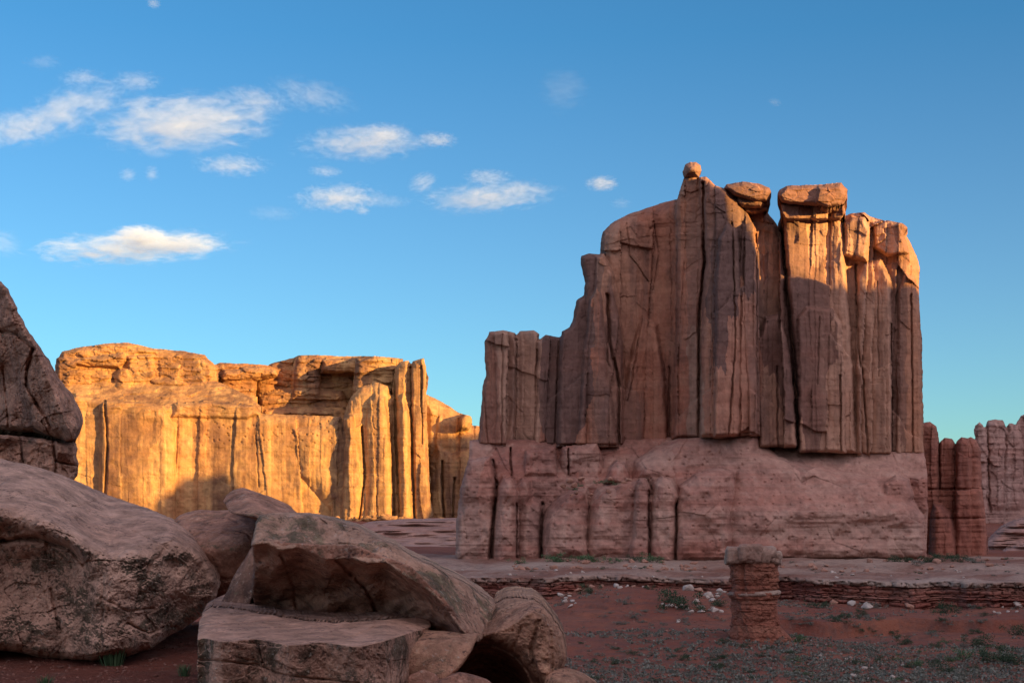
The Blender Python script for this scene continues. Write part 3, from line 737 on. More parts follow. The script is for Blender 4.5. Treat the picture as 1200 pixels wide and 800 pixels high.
# ------------------------------------------------------------------ fins and cliff at the right edge
def right_side():
    B = [
        (P(1070,670, 1072,500, 1083,495, 1090,494, 1097,499, 1100,520, 1101,570, 1102,670), 0, 7, 6),
        (P(1098,670, 1099,530, 1101,518, 1107,513, 1116,514, 1121,522, 1122,670), 3, 8, 6),
        (P(1116,670, 1119,530, 1121,518, 1127,512, 1136,514, 1140,525, 1140,670), -3, 7, 6),
        (P(1130,670, 1130,516, 1138,512, 1146,516, 1149,528, 1151,574, 1154,600, 1156,630, 1155,670), 0, 8, 7),
        (P(1086,672, 1090,600, 1094,590, 1104,590, 1114,600, 1120,618, 1124,672), -9, 14, 9),
        (P(1118,672, 1118,574, 1150,572, 1154,600, 1157,630, 1156,672), -6, 8, 6),
    ]
    def ex(gx, gy, wx, wy, S):
        e = joints(wx / 14, wy, 60, 0.8, 1.0, 0.3, 71, 0.04) + 0.7 * fbm2(gx / 7, gy / 20, 4, 72) + 0.4 * fbm2(gx / 50, gy / 3, 3, 73)
        return e + 1.8 * np.exp(-((gy - 573) / 1.2) ** 2) + 1.2 * np.exp(-((gy - 607) / 1.0) ** 2)
    s = relief('rock_fin', B, 500, 0.7, M_RED, None, 45, [(P(1120,520, 1119,600), 1.2, 6), (P(1100,520, 1101,572), 1.0, 4)], ex, 1.2, 12, 11)
    tag(s, 'dark red rounded sandstone fins just right of the great tower', 'rock fin')
    B = [
        (P(1142,700, 1142,498, 1148,494, 1153,497, 1156,520, 1156,700), 0, 6, 6),
        (P(1150,700, 1152,505, 1158,493, 1166,491, 1175,492, 1180,505, 1178,700), 4, 9, 9),
        (P(1174,700, 1176,505, 1183,495, 1190,497, 1196,487, 1204,483, 1212,474, 1222,476, 1240,460, 1270,462, 1300,455, 1420,450, 1420,700), 12, 6, 8),
        (P(1176,700, 1176,520, 1184,500, 1194,500, 1198,520, 1200,700), 5, 10, 8),
        (P(1156,700, 1158,640, 1175,610, 1200,600, 1300,590, 1420,590, 1420,700), -40, 30, 30, 1.0, 660),
        (P(1170,700, 1180,640, 1200,622, 1300,612, 1420,610, 1420,700), -55, 24, 24, 0.9, 670),
    ]
    def ex(gx, gy, wx, wy, S):
        k = sstep(600, 590, gy)
        return k * ((joints(wx / 22, wy, 45, 2.6, 2.6, 0.8, 81, 0.04) + slabs(wx / 12, wy / 14, 0.8, 1.0, 0.2, 82, 0.05))) + 0.8 * fbm2(gx / 8, gy / 14, 4, 82) + 0.9 * fbm2(gx / 60, gy / 3, 3, 83)
    B = [b if len(b) > 4 else (b[0], b[1] * 1.6, b[2] * 0.6, b[3] * 0.5) for b in B]
    s = relief('far_cliff', B, 800, 0.9, M_FAR, None, 120, [(P(1157,500, 1160,600), 1.0, 3), (P(1179,500, 1176,590), 1.0, 2)], ex, 2.2, 9, 12)
    tag(s, 'distant greyish pink cliff at the right edge with a smooth slickrock foot', 'cliff')
right_side()
def slick():
    B = [(P(360,690, 372,640, 400,622, 430,613, 480,609, 560,608, 640,610, 640,690), 0, 4, 3, 3.6, 668), (P(360,690, 380,660, 440,650, 500,652, 640,650, 640,690), -30, 6, 5, 2.5, 668)]
    def ex(gx, gy, wx, wy, S):
        return 5.0 * fbm2(gx / 60, gy / 2.6, 4, 86, 0.6) + 3.0 * fbm2(gx / 24, gy / 9, 3, 87)
    s = relief('slickrock_slope', B, 545, 0.8, M_FAR, None, 150, (), ex, 1.2, 14, 15)
    tag(s, kind='structure')
    B = [(P(1140,690, 1148,652, 1158,632, 1172,619, 1190,610, 1212,603, 1280,598, 1420,595, 1420,690), 0, 12, 12, 1.6, 668), (P(1150,690, 1160,656, 1180,642, 1230,634, 1420,630, 1420,690), -12, 10, 8, 1.4, 668)]
    s = relief('slickrock_slope', B, 560, 0.8, M_FAR, None, 120, (), ex, 1.2, 14, 16)
    tag(s, kind='structure')
slick()

# ------------------------------------------------------------------ boulders
_ico = {}
def ico(n):
    if n not in _ico:
        bm = bmesh.new(); bmesh.ops.create_icosphere(bm, subdivisions=n, radius=1)
        bm.verts.ensure_lookup_table()
        v = np.array([x.co[:] for x in bm.verts]); f = np.array([[a.index for a in x.verts] for x in bm.faces])
        bm.free(); _ico[n] = (v / np.linalg.norm(v, axis=1)[:, None], f)
    return _ico[n]

def hull_rock(pts, sharp=16, sub=7, n1=0.05, s1=1.2, n2=0.02, s2=0.25, seed=0, strat=0.0, carve=None, chips=0.0):
    pts = np.array(pts, dtype=float)
    bm = bmesh.new()
    for p in pts: bm.verts.new(p)
    bmesh.ops.convex_hull(bm, input=bm.verts)
    bm.normal_update()
    c = pts.mean(0)
    nn = []; dd = []
    for f in bm.faces:
        n = np.array(f.normal); d = n @ (np.array(f.verts[0].co) - c)
        if d < 0: n, d = -n, -d
        if d < 1e-4: continue
        dup = False
        for a, b in zip(nn, dd):
            if a @ n > 0.97 and abs(b - d) < 0.08 * d: dup = True
        if not dup: nn.append(n); dd.append(d)
    bm.free()
    V, Fc = ico(sub)
    acc = np.zeros(len(V))
    for n, d in zip(nn, dd):
        acc += np.maximum(0, V @ n / d) ** sharp
    r = acc ** (-1.0 / sharp)
    r = r * 1.03
    p = V * r[:, None]
    w = p + c
    e = n1 * fbm3(w, s1, 3, seed) + n2 * fbm3(w, s2, 5, seed + 9, 0.6)
    if strat: e = e + strat * vn3(w[:, 0] * 0.3, w[:, 1] * 0.3, w[:, 2] * 7, seed + 3) 
    if chips:
        k = fbm3(w, s1 * 0.5, 2, seed + 21)
        e = e - chips * np.maximum(0, k - 0.15)
        e = e - chips * 0.35 * np.exp(-(np.abs(fbm3(w, s1 * 0.9, 3, seed + 31)) / 0.02) ** 2)
    if carve is not None: e = e + carve(w)
    return p * (1 + e / np.maximum(r, 1e-3))[:, None] + c, Fc

def boulder(name, pp, mat, label, cat='boulder', group=None, **kw):
    w = [pt(*p) for p in pp]
    v, f = hull_rock(w, **kw)
    o = np_mesh(name, v, None, mat, tris=f)
    return tag(o, label, cat, group)

LM = dict(S=0.42, bdist=0.6, spk=0.8, skb=0.08, stb=0.0, strata=0.05, strata_s=0.5, bump=0.85, grain=0.5, crackb=0.15)
M_B1 = rock_mat('lichen_boulder_rock', (0.50, 0.31, 0.235), (0.45, 0.255, 0.185), v_amt=0.35, p_amt=0.12, pale=(0.42, 0.27, 0.21), lichen=(0.035, 0.03, 0.022), l_amt=0.5, l_lo=-0.6, l_hi=0.35, **LM)
M_B2 = rock_mat('bare_boulder_rock', (0.42, 0.225, 0.155), (0.35, 0.165, 0.115), v_amt=0.8, p_amt=0.3, pale=(0.44, 0.27, 0.2), lichen=(0.07, 0.06, 0.04), l_amt=0.2, l_lo=0.0, l_hi=0.9, **LM)
M_B3 = rock_mat('lichen_slab_rock', (0.48, 0.31, 0.225), (0.42, 0.24, 0.17), v_amt=0.4, p_amt=0.15, pale=(0.40, 0.24, 0.18), lichen=(0.075, 0.062, 0.042), l_amt=0.42, l_lo=0.0, l_hi=1.2, **LM)
M_B4 = rock_mat('tan_boulder_rock', (0.43, 0.26, 0.17), (0.38, 0.2, 0.135), v_amt=0.5, p_amt=0.25, pale=(0.46, 0.3, 0.2), lichen=(0.06, 0.045, 0.035), l_amt=0.35, l_lo=0.2, l_hi=0.8, **LM)

boulder('boulder', [(200,608,19), (215,600,19.5), (245,597,19.5), (272,592,19.5), (300,596,19.2), (310,620,18.4), (300,680,18.2), (255,712,18.4), (215,700,18.6), (205,640,18.8), (240,640,17.8), (280,640,17.6), (210,640,21), (300,620,21), (300,700,21), (220,700,21)],
        M_B2, 'rounded red brown boulder tucked behind the leaning slab', n1=0.08, s1=1.0, n2=0.02, s2=0.3, seed=4, sharp=14, chips=0.1)
boulder('boulder', [(262,588,17.6), (272,576,18), (286,571,18), (320,585,18), (350,601,17.6), (345,612,17), (300,606,16.4), (268,600,17), (330,600,19), (280,590,19.2), (360,625,18)],
        M_B2, 'thin tilted slab of rock on top of the red brown boulder', 'rock slab', n1=0.03, s1=0.6, n2=0.02, s2=0.2, seed=5, sharp=20, strat=0.015)
boulder('boulder', [(296,640,14.6), (303,646,14.5), (304,668,14.4), (296,700,14.3), (286,722,14.3), (262,722,14.4), (258,706,14.5), (276,690,14.5), (290,664,14.6), (298,646,15.4), (300,700,15.4), (265,715,15.4)],
        M_B2, 'narrow wedge of red rock leaning in the gap left of the overhanging slab', 'rock', n1=0.03, s1=0.5, n2=0.02, s2=0.15, seed=6, sharp=18)
def near_noise(seed, a=1.0, strat=0.0):
    def ex(gx, gy, wx, wy, S):
        e = 0.05 * fbm2(gx / 40, gy / 34, 3, seed) + 0.02 * fbm2(gx / 9, gy / 8, 4, seed + 1, 0.6) + 0.009 * fbm2(gx / 2.4, gy / 2.4, 3, seed + 2)
        e = e + slabs(wx / 55, wy / 30, 0.01, 0.03, 0.012, seed + 3, 0.015) + slabs(wx / 14, wy / 11, 0.003, 0.008, 0.0, seed + 4, 0.03)
        f1, f2, ox, oy, R_ = voro(gx / 5, gy / 4.4, seed + 5)
        e = e + 0.02 * np.exp(-(f1 / 0.2) ** 2) * (R_[0] > 0.75)
        if strat: e = e + strat * fbm2(gx / 60, (gy - 0.35 * gx) / 4, 3, seed + 6)
        return a * e
    return ex
def interp(pts):
    xs = [p[0] for p in pts]; ys = [p[1] for p in pts]
    t = np.arange(xs[0] - 20, xs[-1] + 20, 1.0)
    v = np.interp(t, xs, ys); k = np.exp(-np.linspace(-2, 2, 25) ** 2); k /= k.sum()
    v = np.convolve(np.pad(v, 12, mode='edge'), k, 'valid')
    return lambda g: np.interp(g, t, v)
def great():
    lip = interp(P(-160,604, -60,598, 0,594, 30,600, 60,612, 85,626, 105,644, 130,654, 155,652, 178,643, 196,636, 215,641, 236,654, 262,684))
    out = P(-160,505, -60,522, 0,537, 30,543, 60,552, 90,563, 120,577, 150,588, 180,598, 200,608, 222,622, 238,636, 249,651, 256,668, 258,682, 254,698, 244,712, 232,724, 214,737, 196,746, 178,760, 150,768, 110,773, 60,772, 20,764, 0,762, -160,775)
    def d(gx, gy):
        up = np.maximum(0, lip(gx) - gy); dn = np.maximum(0, gy - lip(gx))
        L_ = lip(gx); ref = 0.75 * L_ + 0.25 * (600 + 0.30 * gx)
        sm = -5.0 * np.logaddexp(-gy / 5.0, -L_ / 5.0)
        e = 0.050 * (ref - sm) + 0.003 * dn
        e = e + 0.0000 * gx + 0.006 * np.maximum(0, gx - 150) + 0.00006 * np.maximum(0, gx - 190) ** 2
        e = e + 0.30 * sstep(6, 30, dn) * sstep(120, 70, gx) * sstep(150, 90, dn)             # face cut back under the brow at left
        e = e - 0.30 * np.exp(-((gx - 200) / 34) ** 2 - ((gy - 690) / 42) ** 2)               # swelling right facet
        e = e - 0.15 * sstep(60, 110, dn) * sstep(210, 130, gx)
        return e + 0.22 * fbm2(gx / 55, gy / 48, 3, 671)
    o = relief('boulder', [(out, 0.0, 12, 0.5, d)], 16.4, 0.7, M_B1, None, 4.5,
               [(P(196,640, 176,664, 162,700, 150,730), 2.5, 0.05), (P(0,634, 45,630, 80,642, 98,662), 3.0, 0.22), (P(120,700, 150,716, 180,712), 1.6, 0.05), (P(60,690, 70,740), 2.0, 0.08), (P(150,730, 175,742, 190,735), 1.4, 0.08)], near_noise(670, 1.5), 2.2, 12, 30)
    tag(o, 'largest foreground boulder, smooth pink sloping top and dark lichen front, at left', 'boulder')
great()
def edge_rock():
    def d(gx, gy):
        ridge = 8 + (gy - 330) * 0.42
        return 0.030 * np.maximum(0, ridge - gx) + 0.055 * np.maximum(0, gx - ridge) - 0.004 * (gy - 400) + 0.5 * sstep(0, 14, gy - 500 + 0.04 * (90 - gx)) + 0.5 * fbm2(gx / 40, gy / 50, 3, 701)
    o = relief('boulder', [(P(-60,290, -12,316, 0,329, 9,340, 16,352, 22,366, 30,384, 42,400, 52,414, 62,430, 72,446, 82,459, 91,474, 97,486, 98,494, 94,503, 90,514, 78,517, 60,512, 38,507, 0,503, -60,500), 0.0, 6, 0.7, d)], 29.6, 0.7, M_B2, None, 6,
               [(P(38,410, 30,450, 60,500), 2.0, 0.25), (P(0,388, 20,392, 40,410), 1.6, 0.2), (P(4,430, 10,500), 1.4, 0.12)], near_noise(700, 3.0), 2.4, 14, 34)
    tag(o, 'tall steep streaked rock rising out of the left edge, overhanging a dark seam', 'rock')
    o = relief('boulder', [(P(-60,500, 0,509, 40,512, 70,518, 89,519, 91,526, 90,534, 93,542, 91,556, 84,566, 60,575, 20,600, -60,610), 0.0, 5, 0.5, lambda gx, gy: 0.02 * np.maximum(0, gx - 66) + 0.3 * fbm2(gx / 26, gy / 22, 3, 711))], 30.2, 0.7, M_B2, None, 5,
               [(P(62,518, 66,540, 60,570), 1.6, 0.25), (P(24,512, 28,545), 1.4, 0.15), (P(64,540, 92,546), 1.2, 0.15)], near_noise(710, 3.0), 2.0, 12, 35)
    tag(o, 'blocky cracked rock under the overhanging rock at the left edge', 'rock')
edge_rock()
def slab():
    lip = interp(P(290,638, 312,636, 330,645, 350,640, 382,655, 410,653, 432,659, 452,658, 472,672, 500,690, 518,705, 532,726, 545,742, 560,752))
    top = interp(P(296,602, 345,599, 400,610, 440,627, 480,649, 530,674, 574,699, 590,716))
    face = P(295,640, 299,612, 304,604, 318,601, 345,600, 372,604, 400,611, 424,619, 440,628, 462,638, 480,650, 505,662, 530,675, 555,688, 574,701, 584,712, 586,722, 582,736, 572,746, 560,752, 549,751, 540,738, 531,726, 518,706, 500,691, 472,673, 452,659, 432,660, 410,654, 382,656, 350,641, 330,646, 312,637)
    B = [(face, 0.0, 5, 0.10, lambda gx, gy: -0.0012 * (gx - 300) + 0.010 * 1.6 * np.maximum(0, lip(gx) - gy) + 0.02 * np.maximum(0, gx - 545))]
    U = [(P(297,632, 420,640, 480,662, 520,700, 552,744, 556,752, 540,756, 500,752, 460,742, 300,742, 296,700), 0.03, 3, 0.04,
          lambda gx, gy: -0.0012 * (gx - 300) + 0.022 * np.maximum(0, gy - lip(gx)) * sstep(560, 470, gx) + 0.018 * np.maximum(0, gy - lip(gx)) * sstep(470, 560, gx) + 0.25 * fbm2(gx / 40 + (gy / 60), gy / 30, 3, 641) * sstep(0, 30, gy - lip(gx)))]
    o = relief('boulder', B, 12.6, 0.8, M_B3, None, 2.6, [(P(395,606, 410,630, 405,654), 1.2, 0.03), (P(480,652, 470,672), 1.2, 0.03)], near_noise(640, 1.0, 0.015), 2.2, 11, 31)
    relief('underside', U, 12.63, 0.8, M_B2, o, 2.0, [(P(395,655, 430,690, 450,735), 2.0, 0.10), (P(330,650, 345,690, 350,735), 2.0, 0.06)], near_noise(645, 0.7, 0.0), 2.2, 11, 31)
    tag(o, 'big lichen crusted slab tilted over a dark hollow in the middle of the pile', 'boulder')
slab()
def block():
    lip = interp(P(228,752, 236,746, 262,752, 300,748, 340,756, 380,752, 420,758, 452,750, 470,744, 490,738, 510,732))
    out = P(231,760, 233,728, 238,717, 247,711, 272,713, 300,717, 330,722, 360,727, 392,729, 420,728, 455,725, 488,722, 502,725, 506,733, 500,748, 497,770, 488,800, 480,900, 234,900)
    B = [(out, 0.0, 4, 0.05, lambda gx, gy: 0.055 * np.maximum(-6, 0.3 * lip(gx) + 0.7 * 752 - np.minimum(gy, lip(gx))) + 0.004 * np.maximum(0, 252 - gx) ** 1.2 + 0.018 * np.maximum(0, gx - 452) + 0.0016 * np.maximum(0, gy - lip(gx)))]
    o = relief('boulder', B, 11.0, 0.8, M_B1, None, 2.2, [(P(232,772, 300,778, 330,790, 420,800), 1.2, 0.05), (P(452,752, 458,800), 1.2, 0.03), (P(300,750, 310,780), 1.0, 0.03)], near_noise(650, 0.9), 2.0, 10, 32)
    tag(o, 'flat topped block with black lichen front at the bottom of the pile', 'boulder')
block()
boulder('boulder', [(480,735,12.6), (520,738,12.4), (558,748,12.2), (545,775,12.0), (518,798,11.9), (480,800,12), (470,760,12), (480,740,13.6), (555,750,13.6), (520,800,13.4), (470,800,13.4)],
        M_B4, 'smooth tan rock wedged beneath the tip of the overhanging slab', 'boulder', n1=0.03, s1=0.6, n2=0.01, s2=0.15, seed=9, sharp=20)
def hollowed():
    arch = interp(P(540,768, 548,760, 560,756, 575,757, 592,763, 606,773, 616,785, 624,800, 628,830))
    body = P(556,760, 552,748, 560,736, 574,724, 580,708, 590,702, 605,700, 625,703, 637,710, 647,721, 655,734, 661,748, 665,768, 661,785, 657,800, 655,850, 629,850, 628,830, 624,800, 616,785, 606,773, 592,763, 575,757, 563,756)
    crest = interp(P(550,745, 590,738, 610,726, 628,712, 640,712))
    B = [(body, 0.0, 20, 0.55, lambda gx, gy: 0.02 * np.maximum(0, crest(gx) - gy) - 0.0015 * (gx - 560) + 0.0022 * np.maximum(0, gx - 630) ** 1.3),
         (P(538,850, 540,770, 548,757, 575,750, 610,765, 635,800, 640,850), 0.25, 3, 0.05, lambda gx, gy: 0.05 * np.maximum(0, gy - arch(gx)))]
    o = relief('boulder', B, 12.7, 0.8, M_B4, None, 2.2, [(P(632,728, 622,760, 632,800), 2.4, 0.07), (P(610,735, 600,765), 1.6, 0.04), (P(645,740, 648,800), 1.6, 0.04)], near_noise(660, 1.3), 2.2, 11, 33)
    tag(o, 'rounded tan boulder at the right end of the pile with a shadowed hollow', 'boulder')
hollowed()
boulder('boulder', [(640,790,12.6), (660,780,12.8), (680,785,12.8), (698,798,12.7), (705,850,12.5), (640,850,12.3), (660,800,12.2), (650,790,14), (700,800,14), (700,850,14), (640,850,14)],
        M_B4, 'low pale rock at the bottom, right of the hollowed boulder', 'boulder', n1=0.03, s1=0.5, n2=0.01, s2=0.15, seed=11, sharp=16)
boulder('boulder', [(505,800,11.3), (540,787,11.4), (566,794,11.4), (580,806,11.4), (500,830,11.2), (580,830,11.2), (520,795,12.2), (575,800,12.2), (510,830,12.2), (580,830,12.2)],
        M_B2, 'small broken red rock poking up at the bottom edge below the tan rock', 'rock', n1=0.02, s1=0.3, n2=0.01, s2=0.1, seed=12, sharp=24, sub=6)
boulder('boulder', [(478,792,11.5), (496,784,11.6), (512,794,11.6), (516,806,11.5), (478,830,11.4), (516,830,11.4), (490,790,12.2), (514,800,12.2), (480,830,12.2)],
        M_B2, 'small sharp chip of red rock beside the flat topped block', 'rock', n1=0.02, s1=0.3, n2=0.01, s2=0.1, seed=13, sharp=24, sub=6)

boulder('boulder', [(430,735,15.6), (600,728,15.6), (620,800,15.2), (600,860,15), (420,860,15), (430,800,15.2), (440,740,17.5), (610,740,17.5), (600,860,17.5), (430,860,17.5)],
        M_B2, 'shadowed red rock deep in the gap behind the tan rock and the hollowed boulder', 'rock', n1=0.05, s1=0.8, n2=0.02, s2=0.2, seed=14, sharp=16)
# ------------------------------------------------------------------ hoodoo
M_HOOD = rock_mat('hoodoo_red_rock', (0.27, 0.10, 0.065), (0.21, 0.07, 0.048), S=1.2, bdist=0.4, strata=0.25, strata_s=0.9, v_amt=0.4, varnish=(0.09, 0.04, 0.035), p_amt=0.12, pale=(0.36, 0.19, 0.13), bump=0.9)
M_HCAP = rock_mat('hoodoo_pale_cap', (0.34, 0.235, 0.185), (0.27, 0.155, 0.12), S=1.0, strata=0.2, v_amt=0.3, p_amt=0.2, pale=(0.5, 0.42, 0.36), bump=0.7)
def hoodoo():
    Y0 = 222.0
    k = Y0 / F
    prof = [(655, 27.5), (660, 28), (664, 28.5), (668, 27), (672, 28.5), (676, 27.5), (680, 29), (684, 27), (688, 28), (691, 26), (693, 29.5), (697, 30.5), (700, 29.5), (702, 26.5), (706, 27), (712, 28), (720, 28.5), (728, 29.5), (736, 31), (742, 33), (748, 33), (753, 30), (770, 42)]
    zs = np.linspace(655, 768, 230); th = np.linspace(0, 2 * math.pi, 361)[:-1]
    T, Z = np.meshgrid(th, zs)
    R = np.interp(Z, [a for a, b in prof], [b for a, b in prof])
    cxp = 884 + 0 * Z + np.interp(Z, [655, 700, 740, 768], [-2, 0, 1, 4])
    ring = R * (1 + 0.05 * fbm2(np.cos(T) * 2.2 + 5, Z / 40 + np.sin(T) * 2.2, 3, 301))
    f1, f2, ox, oy, RR = voro(T / (2 * math.pi) * 12 + 0.5 * fbm2(T * 3, Z / 9, 2, 307), Z / 8.5 + 0.5 * fbm2(T * 3, Z / 12, 2, 308), 302)
    f1 = f1; 
    seam = np.minimum(T, 2 * math.pi - T)
    blk = (RR[0] - 0.5) * 2.2 - 1.2 * np.exp(-(f2 - f1) / 0.12)
    ring = ring + blk * np.clip(seam / 0.3, 0, 1) + 0.9 * fbm2(T * 12, Z / 2.4, 3, 303) * np.clip(seam / 0.3, 0, 1) - 1.0 * np.maximum(0, fbm2(T * 1.2, Z / 1.6, 2, 306)) * 2 * (Z < 735) + 4.5 * fbm2(np.cos(T) * 2 + 3, Z / 14 + np.sin(T) * 2, 4, 309)
    a = 3.6 * np.exp(-((np.mod(T - 4.05 + math.pi, 2 * math.pi) - math.pi) / 0.09) ** 2) * (Z < 692)
    ring = ring - a * 1.4 + 13 * np.clip(np.cos(T - 0.2), 0, 1) ** 2 * sstep(728, 762, Z) - 3 * np.clip(-np.cos(T), 0, 1) * sstep(742, 752, Z)
    X = (cxp - 600) * k + ring * k * np.cos(T); Yy = Y0 + ring * k * np.sin(T) * 1.0
    ZZ = CZ + (HY - Z) * k + 0 * T
    root = empty('hoodoo', ((884 - 600) * k, Y0, CZ + (HY - 752) * k))
    tag(root, 'short red layered rock pinnacle with a pale lumpy cap standing in the valley', 'rock pillar')
    n, m = T.shape
    I = np.arange(n * m).reshape(n, m); J = np.roll(I, -1, 1)
    q = np.stack([I[:-1].ravel(), J[:-1].ravel(), J[1:].ravel(), I[1:].ravel()], 1)[:, ::-1]
    v = np.concatenate([np.stack([X.ravel(), Yy.ravel(), ZZ.ravel()], 1), [[(882 - 600) * k, Y0, ZZ[0, 0]]]])
    tr = np.stack([np.full(m, n * m), I[0], J[0]], 1)
    np_mesh('column', v, q, M_HOOD, root, tris=tr)
    # lumpy cap: pale blocks side by side
    V = []; Fs = []; off = 0
    for i, (cx, cy, rx, rz, yo) in enumerate([(862, 651, 11, 9, -1.5), (880, 649, 15, 10, -2.6), (897, 651, 12, 9, -1.8), (909, 655, 6.5, 7, -0.5), (856, 656, 6, 5, 1), (870, 650, 16, 8, 1.5), (890, 650, 18, 8, 2)]):
        w = [(cx + a * rx, cy + b * rz, Y0 + yo + c * 2.0) for a in (-1, 1) for b in (-1, 1) for c in (-1, 1)] + [(cx, cy - 1.15 * rz, Y0 + yo)]
        p, f = hull_rock([pt(*a) for a in w], sharp=5, sub=5, n1=0.35, s1=1.3, n2=0.14, s2=0.35, seed=310 + i, chips=0.5)
        V.append(p); Fs.append(f + off); off += len(p)
    np_mesh('cap', np.concatenate(V), None, M_HCAP, root, tris=np.concatenate(Fs))
    # pale hard band half way up
    zs = np.linspace(691, 698, 14); T, Z = np.meshgrid(th, zs)
    prof = np.interp(Z, [691, 692, 694, 696, 698], [24, 29, 31, 30.5, 25])
    ring = prof + 1.5 * fbm2(T * 6, Z / 3, 3, 330) * np.clip(np.minimum(T, 2 * math.pi - T) / 0.3, 0, 1)
    X = (884 - 600) * k + ring * k * np.cos(T); Yy = Y0 + ring * k * np.sin(T); ZZ = CZ + (HY - Z + 0.04 * (X / k - 284)) * k
    n, m = T.shape
    I = np.arange(n * m).reshape(n, m); J = np.roll(I, -1, 1)
    q = np.stack([I[:-1].ravel(), J[:-1].ravel(), J[1:].ravel(), I[1:].ravel()], 1)[:, ::-1]
    np_mesh('hard_band', np.stack([X.ravel(), Yy.ravel(), ZZ.ravel()], 1), q, M_CAP, root)
hoodoo()

# ------------------------------------------------------------------ loose rocks
def small_rock(seed, rough=0.12):
    r = np.random.default_rng(seed)
    p = [tuple(r.normal(size=3)) for _ in range(11)]
    p = [np.array(a) / np.linalg.norm(a) * r.uniform(0.8, 1.1) * np.array([1, 0.9, 0.7]) for a in p]
    v, f = hull_rock(p, sharp=14, sub=4, n1=rough, s1=0.8, n2=0.05, s2=0.25, seed=seed)
    return v, f
M_PALE = rock_mat('pale_rubble_rock', (0.42, 0.35, 0.31), (0.36, 0.27, 0.23), S=0.6, v_amt=0.2, strata=0.2, pale=(0.5, 0.44, 0.4), bump=0.5)
M_GRAV = rock_mat('soil_gravel', (0.23, 0.11, 0.085), (0.19, 0.08, 0.06), S=0.8, v_amt=0.3, strata=0.2, pale=(0.3, 0.19, 0.15), bump=0.4)
M_RUB = rock_mat('red_rubble_rock', (0.34, 0.18, 0.13), (0.28, 0.12, 0.085), S=0.8, v_amt=0.3, strata=0.2, pale=(0.42, 0.28, 0.22), bump=0.5)
ROCKS = {}
for key, m in (('pale', M_PALE), ('red', M_RUB), ('gold', M_CLIFF)):
    ROCKS[key] = []
    for s in range(5):
        v, f = small_rock(400 + s)
        o = np_mesh('loose_rock', v, None, m, tris=f)
        ROCKS[key].append(o.data); bpy.data.objects.remove(o)
def put_rock(kind, x, y, z, s, label, group, cat='rock', name='loose_rock'):
    o = bpy.data.objects.new(name, random.choice(ROCKS[kind]))
    o.location = (x, y, z + s * 0.25); o.scale = (s * random.uniform(0.8, 1.3), s * random.uniform(0.8, 1.2), s * random.uniform(0.7, 1.05))
    o.rotation_euler = (random.uniform(-0.3, 0.3), random.uniform(-0.3, 0.3), random.uniform(0, 6.3))
    COL.objects.link(o); return tag(o, label, cat, group)
# clusters: (px0, px1, py0, py1, count, size range, label, group)
for (a, b, c, d, n, s0, s1, lab, grp) in [
    (655, 678, 696, 712, 9, 0.5, 1.3, 'white rock in the cluster below the ledge, just right of the tan boulder', 'white rocks below the ledge near the boulder pile'),
    (776, 806, 708, 718, 9, 0.5, 1.1, 'white rock in the row below the dark shrub left of the hoodoo', 'white rocks below the dark shrub'),
    (808, 850, 692, 718, 20, 0.6, 1.5, 'pale boulder in the heap beside the hoodoo, behind the dark shrub', 'pale boulders heaped left of the hoodoo'),
    (793, 802, 726, 733, 3, 0.5, 0.8, 'lone white rock on the open red slope left of the hoodoo foot', 'white rocks on the open red slope'),
    (1010, 1034, 697, 708, 8, 0.5, 1.3, 'white rock in the patch under the ledge right of the hoodoo', 'white rocks under the ledge right of the hoodoo'),
    (1165, 1200, 700, 720, 14, 0.5, 1.1, 'pale rock among shrubs below the ledge at the right edge', 'pale rocks below the ledge at the right edge'),
    (948, 1000, 750, 775, 16, 0.3, 0.7, 'grey rock in the stony strip running down right from the hoodoo', 'grey rocks in the strip below the hoodoo'),
    (978, 1066, 772, 800, 22, 0.35, 0.95, 'pale rock in the scatter at the bottom right of the valley floor', 'pale rocks at the valley bottom'),
]:
    for i in range(n):
        x, y, z = on_ground(random.uniform(a, b), random.uniform(c, d))
        put_rock('pale', x, y, z, random.uniform(s0, s1) * 0.75 * y / 260, lab, grp)
for i in range(84):
    px = random.uniform(585, 830) if i < 50 else random.uniform(900, 1180); Y = random.uniform(366, 400)
    put_rock('red', (px - 600) / F * Y, Y, lz((px - 600) / F * Y, Y), random.uniform(0.4, 1.6), 'red fallen rock on the ledge at the foot of the great tower', 'fallen rocks along the tower foot')
for i in range(34):
    px = random.uniform(530, 1190)
    if 846 < px < 920: continue
    X_ = (px - 600) / F * 318; Y = float(ledge_rim(np.array([X_]))[0]) - random.uniform(1.5, 9)
    put_rock('red' if i % 3 else 'pale', X_, Y, gz(X_, Y), random.uniform(0.5, 1.7), 'fallen slab of caprock lying on the red bank right below the ledge rim', 'fallen slabs below the ledge rim')
for i in range(34):
    px = random.uniform(540, 1190); Y = random.uniform(328, 385); X_ = (px - 600) / F * Y
    if 850 < px < 915: continue
    put_rock('pale', X_, Y, lz(X_, Y), random.uniform(0.25, 0.8), 'loose pale stone lying on the flat top of the ledge', 'loose stones on the ledge top')
for i in range(36):
    px = random.gauss(440, 22); Y = 868 + random.uniform(-14, 8)
    s = random.uniform(1.5, 4.2)
    put_rock('gold', (px - 600) / F * Y, Y, gz((px - 600) / F * Y, Y) + random.uniform(0, 3) * math.exp(-((px - 448) / 15) ** 2), s, 'fallen block in the rubble heap at the foot of the golden mesa', 'rubble at the mesa foot')
for i in range(16):
    px = random.uniform(655, 740); Y = 418 - random.uniform(0, 6)
    put_rock('red', (px - 600) / F * Y, Y, CZ + (HY - random.uniform(562, 582)) / F * Y, random.uniform(0.6, 1.6), 'red block of debris in the notch half way up the tower bench', 'debris in the bench notch')

